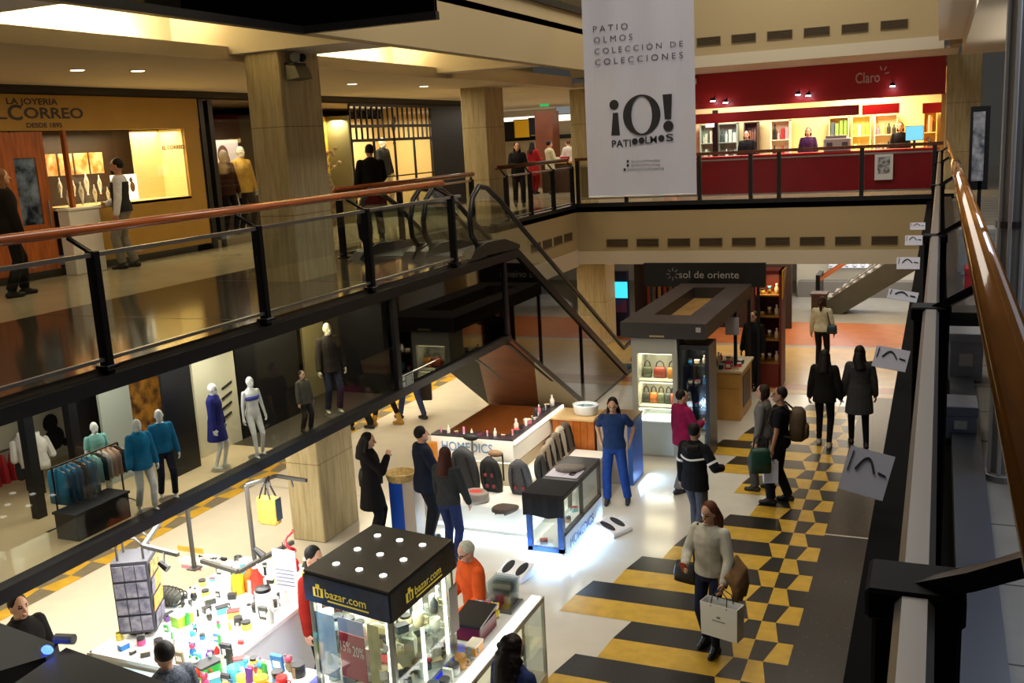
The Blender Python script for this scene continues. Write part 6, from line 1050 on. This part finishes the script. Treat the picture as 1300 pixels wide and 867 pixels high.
# ---------------------------------------------------------------- people and what they carry
r, J = person('woman in grey sweater and dark jeans looking at her phone with a white paper bag', pz(903, 824), 1.66, 196, top='#b9b6a8', bottom='#1b2036', hair='#5a2f1c', style='wavy', kind='sweater', legs='leggings', shoes='#17161a', pitch=-16, yaw=10, hr=(.14, .30, 1.08), hl=(-.26, .20, .92), stride=.16, v=.0105)
c = J['hand'][1]; ph = tag(MB().obox(c+J['Rz'] @ Vector((-.01, .02, .03)), J['Rz'] @ Vector((.036, 0, 0)), J['Rz'] @ Vector((0, .03, .062)), J['Rz'] @ Vector((0, .004, -.002))).build('phone', mat('#b0202c', .3), bevel=.004), 'red phone in the hand of the woman with the white paper bag', 'phone')
c = J['hand'][-1]; shopping_bag('white paper bag with small logo held by the woman in grey sweater', c+J['Rz'] @ Vector((-.02, .03, -.46)), .40, .15, .36, '#efefec', math.radians(-196+180), handle_to=.50)
m = MB(); Wp = J['W']
for i in range(6):
    y = -.06+.045*i; z = .02*math.sin(i*2.3)
    m.tube([Wp((-.20, y, .80+z)), Wp((-.215, y, .98)), Wp((-.285, y, 1.12-.025*i)), Wp((-.365, y, 1.02-.02*i)), Wp((-.39, y+.01, .86)), Wp((-.375, y, .70+z))], [.02, .035, .045, .045, .045, .02], 8)
ct = tag(m.build('coat', mat('#7a5a34', .8, 0, .2, 12)), 'brown coat draped over the arm of the woman in grey sweater', 'coat'); remesh(ct, .012, 6)
a = J['sh'][1]; handbag('black handbag on the hip of the woman in grey sweater', J['W']((.30, -.02, .72)), .28, .12, .22, '#121114', math.radians(-196), strap=[J['W']((.20, -.02, .93)), J['W']((.20, .02, 1.25)), J['W']((.13, .02, 1.455)), J['W']((.19, -.10, 1.25)), J['W']((.33, -.04, .93))])
person('person seen from behind in black jacket with white chest stripe and grey trousers', pz(884, 690), 1.68, 20, top='#121216', bottom='#4a4a50', hair='#15110f', style='hood', kind='jacket', shoes='#5f6a7c', stripe='#e8e8e6', stride=.3, hr=(.28, .22, 1.08), v=.0105)
person('person in magenta jacket and grey trousers beside the lit glass tower', pz(868, 622), 1.60, 40, top='#8a1646', bottom='#77777c', hair='#1a1312', style='short', kind='jacket', shoes='#23232a', stride=.4, yaw=20, hr=(.16, .28, 1.15))
r, J = person('man in black t-shirt and dark trousers with a brown backpack', pz(990, 638), 1.76, 268, top='#0f1013', bottom='#101116', hair='#17110e', style='short', skin=SKIN_M, kind='tee', shoes='#18181a', wide=1.12, yaw=-12, stride=.22, hl=(-.25, .08, .86), v=.0105)
P = J['P']; Rz = J['Rz']
b = thing('backpack', 'brown backpack on the back of the man in black t-shirt', 'backpack', tuple(P((0, -.26, 1.0))))
m = MB(); m.rings([[P((.15*k*math.copysign(abs(math.cos(t))**.6, math.cos(t)), -.245+.11*k*math.copysign(abs(math.sin(t))**.6, math.sin(t)), z)) for t in [2*PI*i/14 for i in range(14)]] for z, k in ((.96, .75), (.99, 1), (1.2, 1.05), (1.36, .95), (1.42, .6))]); m.build('pack_body', mat('#4a3820', .7, 0, .2, 10), b, smooth=True)
m = MB(); m.rings([[P((.11*k*math.cos(t), -.35+.05*k*math.sin(t), z)) for t in [2*PI*i/10 for i in range(10)]] for z, k in ((1.0, .8), (1.03, 1), (1.16, 1), (1.2, .7))]); m.build('front_pocket', mat('#5a4526', .7), b, smooth=True)
for i in (-1, 1): MB().tube([P((i*.10, -.17, 1.38)), P((i*.11, -.06, 1.475)), P((i*.115, .10, 1.40)), P((i*.13, .15, 1.22)), P((i*.15, .02, 1.05)), P((i*.13, -.16, 1.02))], .016, 7).build('shoulder_strap', mat('#2c2115', .7), b)
c = pz(965, 600, .62); handbag('dark green bag hanging beside the man with the backpack', c+Vector((0, .0, 0)), .3, .14, .36, '#0f3a2c', .3)
r, J2 = person('person in grey trousers half hidden behind the man with the backpack', pz(969, 622), 1.66, 275, top='#6b6a66', bottom='#4a4743', hair='#2a1c14', style='bob', kind='sweater', stride=.2)
shopping_bag('white plastic bag beside the dark green bag', pz(978, 612, .45), .2, .09, .32, '#c9ccd6', .4, None)
person('woman walking away in black jacket with pale hem and light sneakers', pz(1046, 566), 1.70, 4, top='#17150f', bottom='#0e0e12', hair='#17100d', style='long', kind='jacket', legs='leggings', shoes='#b5ab90', stride=.2)
person('woman walking away in long grey coat and black leggings', pz(1090, 566), 1.76, -12, top='#3b3a38', bottom='#0c0c0f', hair='#15100e', style='long', kind='coat', legs='leggings', shoes='#100f10', stride=.25, yaw=25)
r, J = person('woman walking away in cream jacket with brown ponytail', pz(1043, 468), 1.66, 8, top='#cdc6a6', bottom='#17181f', hair='#3a2216', style='pony', kind='sweater', legs='jeans', stride=.1)
handbag('dark teal shoulder bag on the woman in cream jacket', J['P']((.24, -.05, .86)), .22, .12, .2, '#123038', 0, strap=[J['P']((.2, -.05, 1.06)), J['P']((.16, -.14, 1.3)), J['P']((.1, -.02, 1.44)), J['P']((.22, .06, 1.06))])
person('woman in blue scrubs with long dark hair by the massage kiosk', pz(782, 636), 1.62, 170, top='#1f3560', bottom='#1d3f86', hair='#1c100d', style='long', kind='tee', shoes='#20242e', pitch=-22, wide=1.08, hl=(-.24, -.10, .95), hr=(.22, -.10, .95), foot_l=(-.20, .05, .085), foot_r=(.12, .10, .085), v=.0105)
r, J = person('woman in black coat holding a black bag beside the stone column', pz(478, 690), 1.62, 60, top='#0b0b0e', bottom='#0c0c10', hair='#0e0a09', style='long', kind='coat', pitch=-10, hr=(.10, .26, 1.36), shoes='#111111')
handbag('large black shoulder bag on the woman in black coat', J['P']((-.36, -.02, .80)), .34, .14, .26, '#15151a', .8, strap=[J['P']((-.36, -.08, 1.02)), J['P']((-.2, -.1, 1.36)), J['P']((-.15, 0, 1.47)), J['P']((-.22, .08, 1.3)), J['P']((-.36, .06, 1.02))])
person('person in navy jacket beside the orange panel', pz(545, 690), 1.70, 40, top='#151c2e', bottom='#10131c', hair='#14100e', style='short', kind='jacket', shoes='#141414', hr=(.2, .3, 1.0))
person('woman with long brown hair in grey top and jeans facing the massage chairs', pz(575, 714), 1.6, 5, top='#2c2f32', bottom='#1f2c58', hair='#3a1c12', style='long', kind='sweater', legs='jeans', stride=.12, hl=(-.25, .15, .85), hr=(.25, .15, .85), v=.0105)
q = pz(602, 700, 1.42); r, J = person('grey-haired man in orange jacket and glasses behind the glass counter', (q.x, q.y, 0), 1.56, 215, top='#c8501c', bottom='#2a2a30', hair='#b9b6a4', style='short', kind='jacket', pitch=-22, lean=8, hl=(-.18, .32, 1.0), hr=(.12, .3, 1.05), v=.0105)
Hd = J['Hd']; m = MB()
for sx in (-1, 1): m.tube([Hd((sx*.032+.025*math.cos(a), .102, .008+.02*math.sin(a))) for a in [2*PI*i/12 for i in range(12)]], .003, 5, loop=True); m.tube([Hd((sx*.057, .10, .012)), Hd((sx*.08, .0, .015))], .003, 5)
m.tube([Hd((-.008, .106, .01)), Hd((.008, .106, .01))], .003, 5); m.build('glasses', BLACK, r)
q = pz(397, 702, 1.55); person('black-haired person in red shirt behind the lit goods counter', (q.x, q.y, 0), 1.62, 95, top='#8a1e14', bottom='#1a1a1e', hair='#0d0a0a', style='short', kind='sweater', pitch=-20, v=.0105)
q = pz(208, 826, 1.58); person('dark-haired person in speckled dark jacket at the bottom edge', (q.x, q.y, 0), 1.66, 290, top='#2c3440', bottom='#1c1c22', hair='#1a1310', style='short', kind='jacket', pitch=-12, v=.0105, toptex=mat('#181c24', .8, hex2='#4a5260', scale=60))
q = pz(650, 812, 1.6); person('woman with curly dark brown hair at the glass counter', (q.x, q.y, 0), 1.64, 20, top='#2a3560', bottom='#1c1c26', hair='#1c0f0b', style='curly', kind='sweater', v=.0105, pitch=-15)
q = pz(22, 762, 1.62); person('person in dark clothes standing at the lower left corner', (q.x, q.y, 0), 1.68, 100, top='#14120f', bottom='#101010', hair='#1c1512', style='short', kind='jacket', v=.0105)
person('walker in mustard boots half hidden under the dark fascia', pz(492, 540), 1.66, 265, top='#2c2620', bottom='#231a16', hair='#1c1310', style='long', kind='coat', legs='leggings', shoes='#b88a34', stride=.5, cuff=True)
r, J = person('walker in blue jeans carrying a bag under the dark fascia', pz(524, 532), 1.68, 285, top='#33302c', bottom='#3c4468', hair='#20150f', style='short', kind='jacket', legs='jeans', shoes='#17171b', stride=.5)
shopping_bag('dark brown bag swinging beside the walker in blue jeans', J['hand'][1]+Vector((.1, .1, -.45)), .3, .12, .38, '#2c1d14', .4, None)
person('walker at the end of the stone column under the dark fascia', pz(459, 545), 1.66, 270, top='#1f1d1b', bottom='#171719', hair='#15100d', style='short', kind='jacket', stride=.35)
# left walk
person('man in white shirt with black waistcoat on the left walk', pz(165, 340, 3.72), 1.76, 235, top='#c9ccd0', bottom='#77736a', hair='#120d0b', style='beard', skin=SKIN_M, kind='sweater', shoes='#1c1815', stride=.16, hr=(.16, .25, 1.02), v=.012)
m = MB(); wr = [o for o in bpy.data.objects if o.get('label', '').startswith('man in white shirt')][0]; ww = pz(165, 340, 3.72); q = Vector((ww.x, ww.y, 3.72)); Rz = Matrix.Rotation(math.radians(-235), 3, 'Z')
m.rings([[q+Rz @ Vector(((a+.035)*math.cos(2*PI*i/18), y+(b+.035)*math.sin(2*PI*i/18), z*1.02)) for i in range(18)] for z, a, b, y in TORSO[1:7]])
m.build('waistcoat', mat('#0c0c0e', .8), wr)
person('person in dark coat walking along the left walk at the frame edge', pz(24, 376, 3.72), 1.70, 20, top='#191510', bottom='#14130f', hair='#6a4524', style='long', kind='jacket', legs='trousers', stride=.25, v=.012)
person('man in black coat in silhouette before the lattice shop window', pz(478, 304, 3.72), 1.78, 315, top='#0c0a0a', bottom='#0b0b0c', hair='#0f0b09', style='short', kind='coat', wide=1.15, hr=(.2, .3, 1.0), v=.013)
for px, py, hd, tp, bt, hr_, st, lab in ((660, 262, 150, '#17161c', '#121318', '#15100e', 'long', 'woman in dark jacket with folded arms on the far left balcony'), (700, 246, 40, '#cfc6a4', '#3a3026', '#1a1210', 'short', 'person in cream jacket leaning at the far wooden counter'), (679, 246, 20, '#9c1f22', '#8a1a1e', '#1b120f', 'long', 'person in long red dress beyond the far balcony rail'), (723, 238, 300, '#c8c0b4', '#4a4038', '#5a3a22', 'short', 'person in pale shirt sitting at the far wooden counter')):
    person(lab, pz(px, py, 3.72), 1.66, hd, top=tp, bottom=bt, hair=hr_, style=st, kind='coat' if 'dress' in lab else 'jacket', v=.016, hr=(.1, .28, 1.12), hl=(-.1, .28, 1.12))
for px, z, lab, tp in ((1026, 165, 'shop worker with dark hair in purple top behind the red counter', '#3a1c4a'), (1143, 168, 'shop worker in black behind the blue monitor', '#141216'), (948, 176, 'dark-clothed customer at the left of the red shop', '#121114')):
    q = pY(px, z, 28.2); person(lab, (q.x, 28.2, 3.72), 1.64, 180, top=tp, bottom='#15151a', hair='#1c120e', style='bob', kind='sweater', v=.016)
person('seller in dark clothes standing beside the wooden cabinet of the far kiosk', pz(957, 494), 1.68, 200, top='#121418', bottom='#101218', hair='#15100e', style='short', kind='jacket', v=.013)
# mannequins of the fascia's reflected scene (built small) and in the walk's shop windows
def mannequin(label, base, top_px, **k):
    q = Vector(base); hpx = top_px
    d = ray(*hpx); t = math.hypot(q.x, q.y)/math.hypot(d.x, d.y); h = 5.4+d.z*t-q.z
    MB().lathe((q.x, q.y, q.z), [(.11*h/1.0, 0), (.11*h/1.0, .012), (.015, .018)], 16).build('base_plate', STEEL, r_ := person(label, q+Vector((0, 0, .018)), h, name='mannequin', cat='mannequin', mannequin=True, hair=None, shoes=None, skin=k.pop('skin', '#e6e8e4'), v=k.pop('v', .012), **k)[0])
    return r_
Z = 2.28
mannequin('white mannequin in blue bra and briefs in front of the cream panel', pz(327, 580, Z), (314, 480), heading=110, kind='bra', top='#5257a8', legs=None, stride=.12, foot_r=(.12, .2, .085))
mannequin('white mannequin in short dark blue dress before the cream panel', pz(281, 596, Z), (273, 488), heading=70, kind='coat', top='#24286e', legs=None)
mannequin('white mannequin in teal cardigan and white trousers beside the clothes rack', pz(188, 650, Z), (173, 534), heading=110, kind='jacket', top='#1272a0', bottom='#d5d8d2', legs='jeans', stride=.2)
mannequin('white mannequin in teal sweater and dark trousers', pz(215, 634, Z), (198, 522), heading=120, kind='sweater', top='#126a94', bottom='#141a2c', legs='jeans', stride=.2)
mannequin('white-headed mannequin partly hidden behind the clothes rack', pz(133, 640, Z), (117, 538), heading=110, kind='tee', top='#7fb8b0', bottom='#c9d0cc', legs='jeans')
mannequin('mannequin in dark jacket and jeans in front of the beige panel', pz(425, 526, Z), (430, 410), heading=120, kind='jacket', top='#2a2420', bottom='#2a2c3c', legs='jeans', skin='#cfc8a8')
person('small figure in dark grey jacket in the dark corner of the reflected display', pz(390, 548, Z), .72, 100, top='#4a473e', bottom='#1e1d1a', hair='#1a140f', style='short', kind='jacket', sit=False, v=.013)
bake_all()
